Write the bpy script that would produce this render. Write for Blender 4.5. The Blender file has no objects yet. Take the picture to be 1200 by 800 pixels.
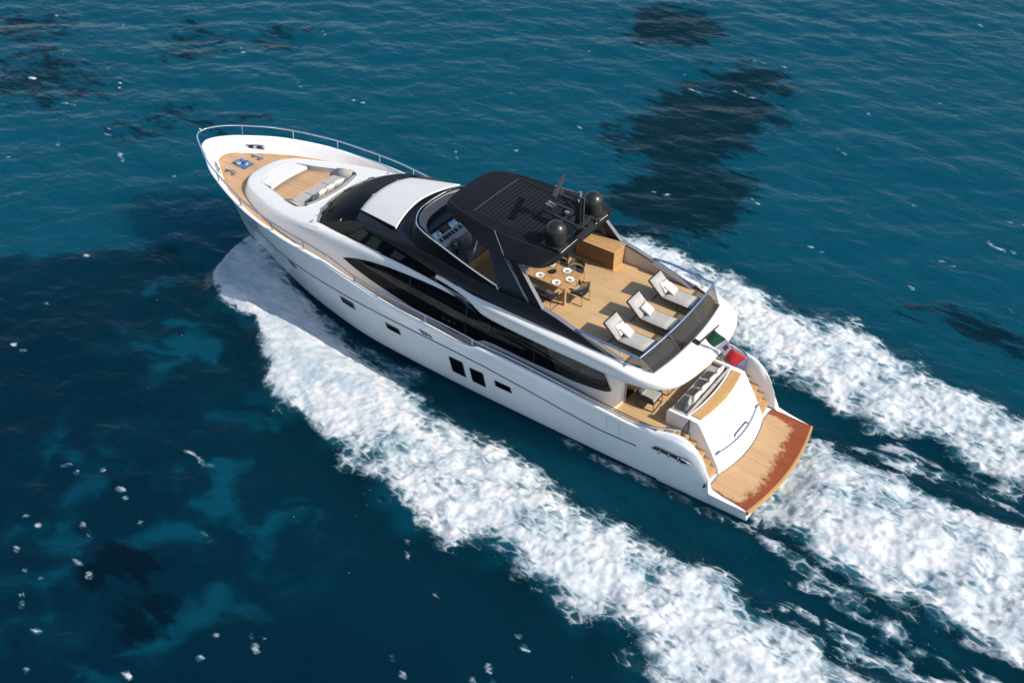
import bpy, bmesh, math, random
import numpy as np
from mathutils import Vector, Matrix
from mathutils.geometry import delaunay_2d_cdt

# ------------------------------------------------------------------ camera, sky, sun, exposure
SC = bpy.context.scene
COL = SC.collection
R = math.radians
CAM_POS = (-8.8208, 28.7068, 28.9949)
CAM_YAW, CAM_PITCH, CAM_ROLL = -0.95297, 0.67639, 0.010258
SUN_EL, SUN_AZ = 39.5, 11.0         # light travels towards +X, 11 degrees to port

def make_camera():
    cd = bpy.data.cameras.new('camera'); cam = bpy.data.objects.new('camera', cd); COL.objects.link(cam)
    f = Vector((math.cos(CAM_PITCH)*math.cos(CAM_YAW), math.cos(CAM_PITCH)*math.sin(CAM_YAW), -math.sin(CAM_PITCH)))
    r0 = f.cross(Vector((0, 0, 1))).normalized(); u0 = r0.cross(f)
    r = r0*math.cos(CAM_ROLL) + u0*math.sin(CAM_ROLL); u = -r0*math.sin(CAM_ROLL) + u0*math.cos(CAM_ROLL)
    m = Matrix((r, u, -f)).transposed().to_4x4(); m.translation = CAM_POS
    cam.matrix_world = m
    cd.sensor_width = 36.0; cd.lens = 1337.8/1200*36.0
    cd.clip_start = 0.5; cd.clip_end = 5000
    SC.camera = cam
make_camera()

W = bpy.data.worlds.new('World'); SC.world = W; W.use_nodes = True
wn = W.node_tree.nodes; wl = W.node_tree.links
sky = wn.new('ShaderNodeTexSky'); sky.sky_type = 'NISHITA'; sky.sun_disc = False
sky.sun_elevation = R(SUN_EL); sky.sun_rotation = math.atan2(-math.cos(R(SUN_AZ)), -math.sin(R(SUN_AZ)))
sky.altitude = 0; sky.air_density = 1.0; sky.dust_density = 0.9; sky.ozone_density = 1.0
wl.new(sky.outputs[0], wn['Background'].inputs[0]); wn['Background'].inputs[1].default_value = 0.15

sd = bpy.data.lights.new('sun', 'SUN'); sun = bpy.data.objects.new('sun', sd); COL.objects.link(sun)
sd.energy = 4.3; sd.angle = R(0.5); sd.color = (1.0, 0.92, 0.80)
ldir = Vector((math.cos(R(SUN_EL))*math.cos(R(SUN_AZ)), math.cos(R(SUN_EL))*math.sin(R(SUN_AZ)), -math.sin(R(SUN_EL))))
sun.rotation_euler = ldir.to_track_quat('-Z', 'Y').to_euler(); sun.location = (-30, 0, 40)

SC.view_settings.view_transform = 'Standard'; SC.view_settings.look = 'None'
SC.view_settings.exposure = 0.32; SC.view_settings.gamma = 1.0; SC.view_settings.use_curve_mapping = False
SC.render.engine = 'CYCLES'
SC.cycles.max_bounces = 6; SC.cycles.diffuse_bounces = 3; SC.cycles.glossy_bounces = 3
SC.cycles.transmission_bounces = 4; SC.cycles.transparent_max_bounces = 10
SC.cycles.caustics_reflective = False; SC.cycles.caustics_refractive = False
SC.cycles.sample_clamp_indirect = 4.0

# ------------------------------------------------------------------ helpers
class MB:
    """collects shapes; build() links them as ONE mesh object"""
    def __init__(self): self.v = []; self.f = []
    def add(self, vs, fs):
        o = len(self.v); self.v += [tuple(map(float, p)) for p in vs]; self.f += [tuple(i+o for i in f) for f in fs]; return self
    def box(self, c, s, rz=0.0, ry=0.0, rx=0.0):
        M = Matrix.Rotation(rz, 3, 'Z') @ Matrix.Rotation(ry, 3, 'Y') @ Matrix.Rotation(rx, 3, 'X')
        vs = []
        for dx, dy, dz in ((-1,-1,-1),(1,-1,-1),(1,1,-1),(-1,1,-1),(-1,-1,1),(1,-1,1),(1,1,1),(-1,1,1)):
            vs.append(Vector(c) + M @ Vector((dx*s[0]/2, dy*s[1]/2, dz*s[2]/2)))
        return self.add(vs, [(0,3,2,1),(4,5,6,7),(0,1,5,4),(1,2,6,5),(2,3,7,6),(3,0,4,7)])
    def bar(self, a, b, w, h, up=(0, 0, 1)):
        a, b = Vector(a), Vector(b); d = (b-a).normalized(); s = d.cross(Vector(up))
        if s.length < 1e-4: s = d.cross(Vector((1, 0, 0)))
        s.normalize(); u = s.cross(d)
        vs = [p + s*w/2*i + u*h/2*j for p in (a, b) for i, j in ((-1,-1),(1,-1),(1,1),(-1,1))]
        return self.add(vs, [(0,3,2,1),(4,5,6,7),(0,1,5,4),(1,2,6,5),(2,3,7,6),(3,0,4,7)])
    def tube(self, pts, r, n=8, closed=False, caps=True):
        P = [Vector(p) for p in pts]; L = len(P); rings = []; rr = r if hasattr(r, '__len__') else [r]*L
        prev = None
        for i, p in enumerate(P):
            a = P[(i-1) % L] if (closed or i > 0) else p; b = P[(i+1) % L] if (closed or i < L-1) else p
            t = (b-a).normalized()
            s = t.cross(Vector((0, 0, 1)))
            if s.length < 0.05: s = t.cross(Vector((0, 1, 0)))
            s.normalize()
            if prev is not None and s.dot(prev) < 0: s = -s
            prev = s; u = s.cross(t)
            rings.append([p + (s*math.cos(k*2*math.pi/n) + u*math.sin(k*2*math.pi/n))*rr[i] for k in range(n)])
        vs = [q for g in rings for q in g]; fs = []
        for i in range(L if closed else L-1):
            j = (i+1) % L
            for k in range(n): fs.append((i*n+k, i*n+(k+1) % n, j*n+(k+1) % n, j*n+k))
        if caps and not closed: fs += [tuple(range(n))[::-1], tuple((L-1)*n+k for k in range(n))]
        return self.add(vs, fs)
    def lathe(self, prof, c=(0, 0, 0), n=24):
        """prof: (radius, height) pairs"""
        vs = []; fs = []
        for r_, z_ in prof:
            for k in range(n): vs.append((c[0]+r_*math.cos(2*math.pi*k/n), c[1]+r_*math.sin(2*math.pi*k/n), c[2]+z_))
        for i in range(len(prof)-1):
            for k in range(n): fs.append((i*n+k, i*n+(k+1) % n, (i+1)*n+(k+1) % n, (i+1)*n+k))
        fs += [tuple(range(n))[::-1], tuple((len(prof)-1)*n+k for k in range(n))]
        return self.add(vs, fs)
    def grid(self, rows, close_u=False):
        n = len(rows[0]); m = len(rows); vs = [p for r_ in rows for p in r_]; fs = []
        for i in range(m-1 if not close_u else m):
            j = (i+1) % m
            for k in range(n-1): fs.append((i*n+k, i*n+k+1, j*n+k+1, j*n+k))
        return self.add(vs, fs)
    def prism(self, poly, z0, z1):
        n = len(poly); vs = [(x, y, z0) for x, y in poly] + [(x, y, z1) for x, y in poly]
        fs = [tuple(range(n))[::-1], tuple(range(n, 2*n))] + [(i, (i+1) % n, n+(i+1) % n, n+i) for i in range(n)]
        return self.add(vs, fs)
    def extrude(self, poly3, d):
        """a planar outline in 3-D given thickness along vector d"""
        n = len(poly3); d = Vector(d); P = [Vector(p) for p in poly3]
        fs = [tuple(range(n))[::-1], tuple(range(n, 2*n))] + [(i, (i+1) % n, n+(i+1) % n, n+i) for i in range(n)]
        return self.add(P + [p+d for p in P], fs)
    def mirror(self):
        o = len(self.v); self.v += [(x, -y, z) for x, y, z in self.v]; self.f += [tuple(i+o for i in f)[::-1] for f in self.f]; return self
    def build(self, name, mat, parent=None, ang=35, bevel=0, seg=2, subd=0, solid=0, fix=True):
        me = bpy.data.meshes.new(name); me.from_pydata(self.v, [], self.f)
        if fix:
            bm = bmesh.new(); bm.from_mesh(me)
            bmesh.ops.remove_doubles(bm, verts=bm.verts, dist=1e-5)
            bmesh.ops.recalc_face_normals(bm, faces=bm.faces)
            bm.to_mesh(me); bm.free()
        me.materials.append(mat)
        for p in me.polygons: p.use_smooth = True
        if ang is not None: me.set_sharp_from_angle(angle=R(ang))
        ob = bpy.data.objects.new(name, me); COL.objects.link(ob)
        if parent is not None: ob.parent = parent
        if solid:
            md = ob.modifiers.new('solid', 'SOLIDIFY'); md.thickness = abs(solid); md.offset = -1 if solid > 0 else 1
        if bevel:
            md = ob.modifiers.new('bevel', 'BEVEL'); md.width = bevel; md.segments = seg; md.limit_method = 'ANGLE'; md.angle_limit = R(40)
            md.harden_normals = True
        if subd:
            md = ob.modifiers.new('subd', 'SUBSURF'); md.levels = subd; md.render_levels = subd
        return ob

def inside(p, poly):
    x, y = p; c = False; n = len(poly); j = n-1
    for i in range(n):
        xi, yi = poly[i]; xj, yj = poly[j]
        if (yi > y) != (yj > y) and x < (xj-xi)*(y-yi)/(yj-yi)+xi: c = not c
        j = i
    return c
def densify(poly, step, closed=True):
    o = []; n = len(poly)
    for i in range(n if closed else n-1):
        a, b = poly[i], poly[(i+1) % n]; d = math.dist(a, b); k = max(1, int(d/step))
        for t in range(k): o.append(tuple(a[q]+(b[q]-a[q])*t/k for q in range(len(a))))
    if not closed: o.append(tuple(poly[-1]))
    return o
def panel(mb, outline, fn, step, holes=()):
    """fills a plan outline (minus holes) with triangles and lifts each point with fn(a,b)->(x,y,z)"""
    loops = [densify(l, step) for l in (outline, *holes)]
    pts = []; edges = []
    for l in loops:
        o = len(pts); pts += l; edges += [(o+i, o+(i+1) % len(l)) for i in range(len(l))]
    A = np.array(pts); lo = A.min(0); hi = A.max(0)
    for a in np.arange(lo[0]+step*.5, hi[0], step):
        for b in np.arange(lo[1]+step*.5, hi[1], step):
            if inside((a, b), outline) and not any(inside((a, b), h) for h in holes):
                if np.min((A[:, 0]-a)**2+(A[:, 1]-b)**2) > (step*.45)**2: pts.append((a, b))
    v, e, f, *_ = delaunay_2d_cdt([Vector(p) for p in pts], edges, [], 0, 1e-6)
    ff = []
    for t in f:
        c = sum((v[i] for i in t), Vector((0, 0)))/len(t)
        if inside(c, outline) and not any(inside(c, h) for h in holes): ff.append(tuple(t))
    mb.add([fn(p.x, p.y) for p in v], ff); return mb
def curve(tab, col=1):
    """smooth monotone-ish interpolation through a table (x, v...)"""
    xs = [t[0] for t in tab]; ys = [t[col] for t in tab]; n = len(xs)
    h = [xs[i+1]-xs[i] for i in range(n-1)]; d = [(ys[i+1]-ys[i])/h[i] for i in range(n-1)]
    m = [d[0]] + [0 if d[i-1]*d[i] <= 0 else 2*d[i-1]*d[i]/(d[i-1]+d[i]) for i in range(1, n-1)] + [d[-1]]
    def f(x):
        if x <= xs[0]: return ys[0]
        if x >= xs[-1]: return ys[-1]
        i = 0
        while xs[i+1] < x: i += 1
        t = (x-xs[i])/h[i]
        return (2*t**3-3*t*t+1)*ys[i]+(t**3-2*t*t+t)*h[i]*m[i]+(-2*t**3+3*t*t)*ys[i+1]+(t**3-t*t)*h[i]*m[i+1]
    return f
def spline(pts, n=8, closed=False):
    """Catmull-Rom through points"""
    P = [Vector(p) for p in pts]; L = len(P); o = []
    g = lambda i: P[i % L] if closed else P[min(max(i, 0), L-1)]
    for i in range(L if closed else L-1):
        a, b, c, d = g(i-1), g(i), g(i+1), g(i+2)
        for k in range(n):
            t = k/n
            o.append(0.5*((2*b)+(c-a)*t+(2*a-5*b+4*c-d)*t*t+(3*b-a-3*c+d)*t**3))
    if not closed: o.append(P[-1])
    return o
def sym(pts):
    """outline given on the port side from bow to stern -> closed outline"""
    return list(pts) + [(x, -y) for x, y in reversed(pts) if abs(y) > 1e-6]
def empty(name, loc=(0, 0, 0), rz=0.0, label=None, cat=None, group=None):
    o = bpy.data.objects.new(name, None); COL.objects.link(o); o.location = loc; o.rotation_euler = (0, 0, rz)
    o.empty_display_size = 0.3
    return tag(o, label, cat, group)
def tag(o, label=None, cat=None, group=None, kind=None):
    if label: o['label'] = label
    if cat: o['category'] = cat
    if group: o['group'] = group
    if kind: o['kind'] = kind
    return o
def dup(root, loc, rz, label=None, group=None):
    def cp(o, par):
        c = o.copy(); COL.objects.link(c)
        if par is not None: c.parent = par
        for ch in list(o.children): cp(ch, c)
        return c
    r_ = cp(root, None); r_.location = loc; r_.rotation_euler = (0, 0, rz)
    if label: r_['label'] = label
    if group: r_['group'] = group
    return r_

# ------------------------------------------------------------------ materials
def new_mat(name):
    m = bpy.data.materials.new(name); m.use_nodes = True
    return m, m.node_tree.nodes, m.node_tree.links, m.node_tree.nodes['Principled BSDF']
def simple(name, col, rough=0.5, metal=0.0, coat=0.0, bump=0.0, bscale=40.0, vary=0.0, spec=0.5):
    m, n, l, p = new_mat(name)
    p.inputs['Base Color'].default_value = (*col, 1); p.inputs['Roughness'].default_value = rough
    p.inputs['Metallic'].default_value = metal; p.inputs['Coat Weight'].default_value = coat
    p.inputs['Coat Roughness'].default_value = 0.06; p.inputs['Specular IOR Level'].default_value = spec
    tc = n.new('ShaderNodeTexCoord')
    if vary or bump:
        nz = n.new('ShaderNodeTexNoise'); nz.inputs['Scale'].default_value = bscale; nz.inputs['Detail'].default_value = 4
        l.new(tc.outputs['Object'], nz.inputs['Vector'])
    if vary:
        n2 = n.new('ShaderNodeTexNoise'); n2.inputs['Scale'].default_value = 1.7; n2.inputs['Detail'].default_value = 6
        l.new(tc.outputs['Object'], n2.inputs['Vector'])
        mr = n.new('ShaderNodeMapRange'); mr.inputs[1].default_value = 0.3; mr.inputs[2].default_value = 0.7
        mr.inputs[3].default_value = 1-vary; mr.inputs[4].default_value = 1+vary
        l.new(n2.outputs[0], mr.inputs[0])
        mx = n.new('ShaderNodeMix'); mx.data_type = 'RGBA'; mx.blend_type = 'MULTIPLY'; mx.inputs[0].default_value = 1
        mx.inputs[6].default_value = (*col, 1); l.new(mr.outputs[0], mx.inputs[7]); l.new(mx.outputs[2], p.inputs['Base Color'])
        mr2 = n.new('ShaderNodeMapRange'); mr2.inputs[3].default_value = rough*0.8; mr2.inputs[4].default_value = rough*1.25
        l.new(nz.outputs[0], mr2.inputs[0]); l.new(mr2.outputs[0], p.inputs['Roughness'])
    if bump:
        b = n.new('ShaderNodeBump'); b.inputs['Strength'].default_value = bump; b.inputs['Distance'].default_value = 0.01
        l.new(nz.outputs[0], b.inputs['Height']); l.new(b.outputs[0], p.inputs['Normal'])
    return m
def math_node(n, l, op, a, b=None, c=None):
    q = n.new('ShaderNodeMath'); q.operation = op
    for i, s in enumerate((a, b, c)):
        if s is None: continue
        if isinstance(s, (int, float)): q.inputs[i].default_value = s
        else: l.new(s, q.inputs[i])
    return q.outputs[0]
def smoothstep(n, l, v, lo, hi, a=0.0, b=1.0):
    mr = n.new('ShaderNodeMapRange'); mr.interpolation_type = 'SMOOTHSTEP'
    mr.inputs[1].default_value = lo; mr.inputs[2].default_value = hi; mr.inputs[3].default_value = a; mr.inputs[4].default_value = b
    l.new(v, mr.inputs[0]); return mr.outputs[0]
def mixc(n, l, f, a, b, mode='MIX'):
    mx = n.new('ShaderNodeMix'); mx.data_type = 'RGBA'; mx.blend_type = mode
    if isinstance(f, (int, float)): mx.inputs[0].default_value = f
    else: l.new(f, mx.inputs[0])
    for i, s in ((6, a), (7, b)):
        if isinstance(s, tuple): mx.inputs[i].default_value = (*s, 1) if len(s) == 3 else s
        else: l.new(s, mx.inputs[i])
    return mx.outputs[2]
def noise(n, l, vec, scale, detail=5, rough=0.55, dist=0.0):
    q = n.new('ShaderNodeTexNoise'); q.inputs['Scale'].default_value = scale; q.inputs['Detail'].default_value = detail
    q.inputs['Roughness'].default_value = rough; q.inputs['Distortion'].default_value = dist
    if vec is not None: l.new(vec, q.inputs['Vector'])
    return q
def teak(name, col=(0.50, 0.31, 0.155), plank=0.075, caulk=0.10, dark=0.35, wet=False, axis='Y', rough=0.55):
    m, n, l, p = new_mat(name)
    tc = n.new('ShaderNodeTexCoord'); sp = n.new('ShaderNodeSeparateXYZ'); l.new(tc.outputs['Object'], sp.inputs[0])
    ac = sp.outputs[{'X': 0, 'Y': 1, 'Z': 2}[axis]]
    q = math_node(n, l, 'DIVIDE', ac, plank)
    fr = math_node(n, l, 'FRACT', q); fl = math_node(n, l, 'FLOOR', q)
    wh = n.new('ShaderNodeTexWhiteNoise'); wh.noise_dimensions = '1D'; l.new(fl, wh.inputs['W'])
    mp = n.new('ShaderNodeMapping'); mp.inputs['Scale'].default_value = {'Y': (2.5, 30, 30), 'X': (30, 2.5, 30), 'Z': (2.5, 30, 30)}[axis]
    l.new(tc.outputs['Object'], mp.inputs[0])
    g = noise(n, l, mp.outputs[0], 1.0, 6, 0.6, 0.3); big = noise(n, l, tc.outputs['Object'], 0.9, 4, 0.6)
    v1 = math_node(n, l, 'MULTIPLY_ADD', wh.outputs[0], 0.16, 0.80)
    v2 = math_node(n, l, 'MULTIPLY_ADD', g.outputs[0], 0.36, -0.16); v3 = math_node(n, l, 'MULTIPLY_ADD', big.outputs[0], 0.3, -0.13)
    v = math_node(n, l, 'ADD', math_node(n, l, 'ADD', v1, v2), v3)
    c = mixc(n, l, 1.0, col, v, 'MULTIPLY')
    if wet:   # soaked boards along the after edge and down both sides of the platform
        ed = math_node(n, l, 'ABSOLUTE', sp.outputs[1])
        e1 = math_node(n, l, 'SUBTRACT', sp.outputs[0], math_node(n, l, 'MULTIPLY', math_node(n, l, 'SUBTRACT', 1.0, math_node(n, l, 'POWER', math_node(n, l, 'DIVIDE', ed, 2.6), 2.0)), -0.33))
        side = math_node(n, l, 'MULTIPLY', math_node(n, l, 'SUBTRACT', 2.62, ed), 1.0)
        # starboard side is wetter than the port one
        sgn = math_node(n, l, 'MULTIPLY_ADD', sp.outputs[1], 0.09, 0.02)
        dist = math_node(n, l, 'MINIMUM', e1, math_node(n, l, 'MULTIPLY_ADD', side, 1.4, 0.12))
        dist = math_node(n, l, 'ADD', dist, sgn)
        nz = noise(n, l, tc.outputs['Object'], 3.0, 10, 0.74, 0.5)
        dist = math_node(n, l, 'ADD', dist, math_node(n, l, 'MULTIPLY_ADD', nz.outputs[0], 1.5, -0.78))
        w = smoothstep(n, l, dist, 0.40, 0.72, 1.0, 0.0)
        c = mixc(n, l, w, c, mixc(n, l, 1.0, (0.25, 0.062, 0.017), v, 'MULTIPLY'))
        rr = smoothstep(n, l, w, 0, 1, rough, 0.22); l.new(rr, p.inputs['Roughness'])
    else: p.inputs['Roughness'].default_value = rough
    line = math_node(n, l, 'LESS_THAN', fr, caulk)
    c = mixc(n, l, math_node(n, l, 'MULTIPLY', line, dark), c, (0.03, 0.02, 0.015))
    l.new(c, p.inputs['Base Color'])
    b = n.new('ShaderNodeBump'); b.inputs['Strength'].default_value = 0.25; b.inputs['Distance'].default_value = 0.004
    l.new(g.outputs[0], b.inputs['Height']); l.new(b.outputs[0], p.inputs['Normal'])
    return m
def glassy(name, tint, alpha, rough=0.02, spec=0.5):
    """thin tinted sheet: partly see-through, mirror-like at grazing angles"""
    m, n, l, p = new_mat(name)
    p.inputs['Base Color'].default_value = (*tint, 1); p.inputs['Roughness'].default_value = rough
    p.inputs['Alpha'].default_value = alpha; p.inputs['Specular IOR Level'].default_value = spec
    return m
def woven(name, col, scale=90, contrast=0.5):
    m, n, l, p = new_mat(name); tc = n.new('ShaderNodeTexCoord')
    w1 = n.new('ShaderNodeTexWave'); w1.inputs['Scale'].default_value = scale; w1.bands_direction = 'X'
    w2 = n.new('ShaderNodeTexWave'); w2.inputs['Scale'].default_value = scale; w2.bands_direction = 'Y'
    for w in (w1, w2): l.new(tc.outputs['Object'], w.inputs[0]); w.inputs['Distortion'].default_value = 0.6
    h = math_node(n, l, 'MULTIPLY', w1.outputs[1], w2.outputs[1]); nz = noise(n, l, tc.outputs['Object'], 6, 5)
    f = math_node(n, l, 'MULTIPLY_ADD', h, contrast*.5, 1-contrast*.4); f = math_node(n, l, 'MULTIPLY', f, math_node(n, l, 'MULTIPLY_ADD', nz.outputs[0], 0.25, 0.88))
    l.new(mixc(n, l, 1.0, col, f, 'MULTIPLY'), p.inputs['Base Color']); p.inputs['Roughness'].default_value = 0.9
    p.inputs['Specular IOR Level'].default_value = 0.2
    b = n.new('ShaderNodeBump'); b.inputs['Strength'].default_value = 0.3; b.inputs['Distance'].default_value = 0.004
    l.new(h, b.inputs['Height']); l.new(b.outputs[0], p.inputs['Normal']); return m

M_WHITE = simple('white_gelcoat', (0.73, 0.715, 0.69), 0.28, coat=0.25, vary=0.02)
M_HULL = simple('hull_gelcoat', (0.84, 0.84, 0.835), 0.18, coat=0.5, vary=0.03)
M_ROOF = simple('matt_white_roof', (0.60, 0.595, 0.585), 0.45, vary=0.02)
M_BLACK = simple('graphite_paint', (0.010, 0.0115, 0.017), 0.38, coat=0.08, vary=0.15, spec=0.3)
M_BLACKTOP = simple('matt_black_top', (0.0065, 0.0075, 0.0105), 0.55, vary=0.25, bump=0.05, spec=0.14)
M_GREYCAP = simple('grey_cap', (0.16, 0.16, 0.175), 0.4, vary=0.08)
M_DARKGREY = simple('dark_grey', (0.045, 0.045, 0.05), 0.5, vary=0.1)
M_GLASS = simple('black_glass', (0.004, 0.0045, 0.006), 0.05, spec=0.22)
M_GLASSWS = simple('windscreen_glass', (0.0045, 0.0055, 0.008), 0.35, spec=0.035, vary=0.2)
M_GLASSGREY = simple('grey_tinted_glass', (0.022, 0.021, 0.02), 0.05, vary=0.3)
M_SMOKE = glassy('smoked_glass', (0.014, 0.011, 0.009), 0.76)
M_CLEAR = glassy('clear_glass', (0.5, 0.5, 0.5), 0.14)
M_SMOKE2 = glassy('smoked_windscreen', (0.005, 0.006, 0.009), 0.96, 0.3, 0.06)
M_CHROME = simple('polished_steel', (0.72, 0.74, 0.78), 0.12, metal=1.0)
M_TRIM = simple('brushed_trim', (0.55, 0.54, 0.52), 0.35, metal=0.9)
M_BOOT = simple('black_antifouling', (0.012, 0.012, 0.014), 0.6, vary=0.3)
M_LINE = simple('blue_grey_stripe', (0.06, 0.09, 0.16), 0.3)
M_BEIGE = simple('beige_lining', (0.52, 0.46, 0.40), 0.6, vary=0.04)
M_TAUPE = simple('taupe_moulding', (0.30, 0.26, 0.235), 0.6, vary=0.05)
M_TEAK = teak('teak_deck', (0.58, 0.385, 0.198))
M_TEAKF = teak('teak_foredeck', (0.53, 0.325, 0.175))
M_TEAKP = teak('teak_platform', (0.50, 0.315, 0.16), wet=True, dark=0.3)
M_TEAKX = teak('teak_bench', (0.53, 0.31, 0.12), 0.16, 0.03, 0.4, axis='X')
M_WOOD = teak('teak_furniture', (0.50, 0.30, 0.125), 0.13, 0.08, 0.75)
M_WOODZ = teak('teak_cabinet_side', (0.50, 0.30, 0.125), 0.13, 0.09, 0.75, axis='Z')
M_GREYFAB = woven('light_grey_fabric', (0.44, 0.425, 0.40))
M_SEATFAB = woven('grey_upholstery', (0.40, 0.385, 0.36))
M_BLUEFAB = woven('slate_blue_fabric', (0.075, 0.10, 0.145))
M_CUSH = woven('white_linen', (0.80, 0.765, 0.69), 60, 0.2)
M_ROPE = woven('dark_rope', (0.055, 0.052, 0.05), 50, 0.9)
M_SLING = woven('brown_sling', (0.05, 0.042, 0.035), 70, 0.6)
M_FRAME = simple('black_metal_frame', (0.02, 0.02, 0.02), 0.45)
M_CERAMIC = simple('white_ceramic', (0.82, 0.82, 0.8), 0.2)
M_SCREEN, _n, _l, _p = new_mat('lit_display')
_p.inputs['Base Color'].default_value = (0.03, 0.1, 0.2, 1); _p.inputs['Roughness'].default_value = 0.1
_tc = _n.new('ShaderNodeTexCoord'); _nz = noise(_n, _l, _tc.outputs['Object'], 7, 3)
_cr = _n.new('ShaderNodeValToRGB'); _l.new(_nz.outputs[0], _cr.inputs[0])
_cr.color_ramp.elements[0].color = (0.05, 0.22, 0.5, 1); _cr.color_ramp.elements[1].color = (0.45, 0.75, 0.85, 1)
_cr.color_ramp.elements[0].position = 0.42; _cr.color_ramp.elements[1].position = 0.62
_l.new(_cr.outputs[0], _p.inputs['Emission Color']); _p.inputs['Emission Strength'].default_value = 0.22
# ------------------------------------------------------------------ hull form (X forward, Y to port, Z up, water at z = 0)
XB, XW = 28.3, 26.3                                   # bow tip at the gunwale and at the water
ys_c = curve([(0, 2.62), (1.45, 2.74), (2.0, 2.82), (2.8, 2.95), (4, 3.05), (6, 3.18), (8, 3.28), (11, 3.40), (14, 3.45), (17, 3.46), (20, 3.42),
              (21, 3.33), (22, 3.2), (23, 3.0), (24, 2.70), (25, 2.33), (26, 1.88), (27, 1.24), (27.5, 0.90), (28.0, 0.52), (28.2, 0.27), (28.3, 0.0)])
yw_c = curve([(0, 2.45), (2, 2.52), (6, 2.62), (12, 2.66), (16, 2.6), (17.3, 2.5), (18.4, 2.33), (20.3, 1.95), (21.8, 1.55), (23.3, 1.08), (25, 0.48), (26, 0.1), (26.3, 0.0)])
zs_c = curve([(0, 0.60), (1.36, 0.725), (1.43, 0.92), (1.58, 1.40), (1.88, 1.97), (2.32, 2.40), (2.8, 2.55), (3.2, 2.52), (4, 2.50), (6, 2.68), (8, 2.88), (10.5, 3.03), (10.75, 3.03),
              (11.12, 2.89), (11.6, 2.90), (13, 3.0), (15.2, 3.17), (16.8, 3.45), (17.6, 3.62), (18.2, 3.75), (20, 3.93), (22, 4.06), (24, 4.23), (26, 4.32), (27.3, 4.33), (28.3, 4.22)])
pw_c = curve([(0, 0.8), (12, 0.75), (16, 0.85), (20, 1.15), (24, 1.5), (28.3, 1.7)])
def hull_us(u, s):
    x1 = u*XB; x0 = u*XW
    yt = ys_c(x1); yb = yw_c(x0); zt = zs_c(x1)
    p = pw_c(x1)
    x = x0+(x1-x0)*(s**0.8 if s > 0 else 0)
    if s >= 0: y = yb+(yt-yb)*s**p; z = zt*s
    else: y = yb*(1+0.35*s); z = 1.2*s
    return (x, max(y, 0.0), z)
def hull_xz(x, z):
    """half-beam of the hull's side at (x, z)"""
    u = x/XB
    for _ in range(12):
        s = z/zs_c(u*XB); q = hull_us(u, s); u += (x-q[0])/XB
    return hull_us(u, z/zs_c(u*XB))[1]
yi_c = curve([(0, 2.44), (1.5, 2.50), (2.8, 2.51), (3.2, 2.62), (4, 2.80), (6, 2.98), (8, 3.1), (11, 3.22), (14, 3.27), (18, 3.26), (20, 3.2), (21, 3.08), (22, 2.93), (23, 2.68),
              (24, 2.36), (24.6, 2.08), (25.2, 1.74), (25.7, 1.43), (26.3, 1.12), (26.85, 0.83), (27.15, 0.55), (27.3, 0.28), (27.35, 0.0)])
yc_c = curve([(0, 2.47), (1.45, 2.56), (2.0, 2.56), (2.8, 2.56), (3.2, 2.66), (4, 2.85), (6, 3.03), (8, 3.13), (11, 3.25), (14, 3.3), (17, 3.31), (20, 3.27), (21, 3.18), (22, 3.05),
              (23, 2.84), (24, 2.53), (25, 2.16), (26, 1.70), (27, 1.06), (27.5, 0.72), (27.9, 0.42), (28.05, 0.22), (28.12, 0.0)])
zd_c = curve([(2.75, 1.95), (6, 1.97), (9, 2.15), (12, 2.42), (15, 2.62), (16.5, 2.85), (18.5, 3.2), (20, 3.42), (22, 3.58), (25, 3.70), (27.35, 3.76)])
# ------------------------------------------------------------------ the yacht
YACHT = empty('motor_yacht', (0, 0, 0), 0, 'large white motor yacht with black hardtop and teak decks, under way through dark blue water', 'yacht')

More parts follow.
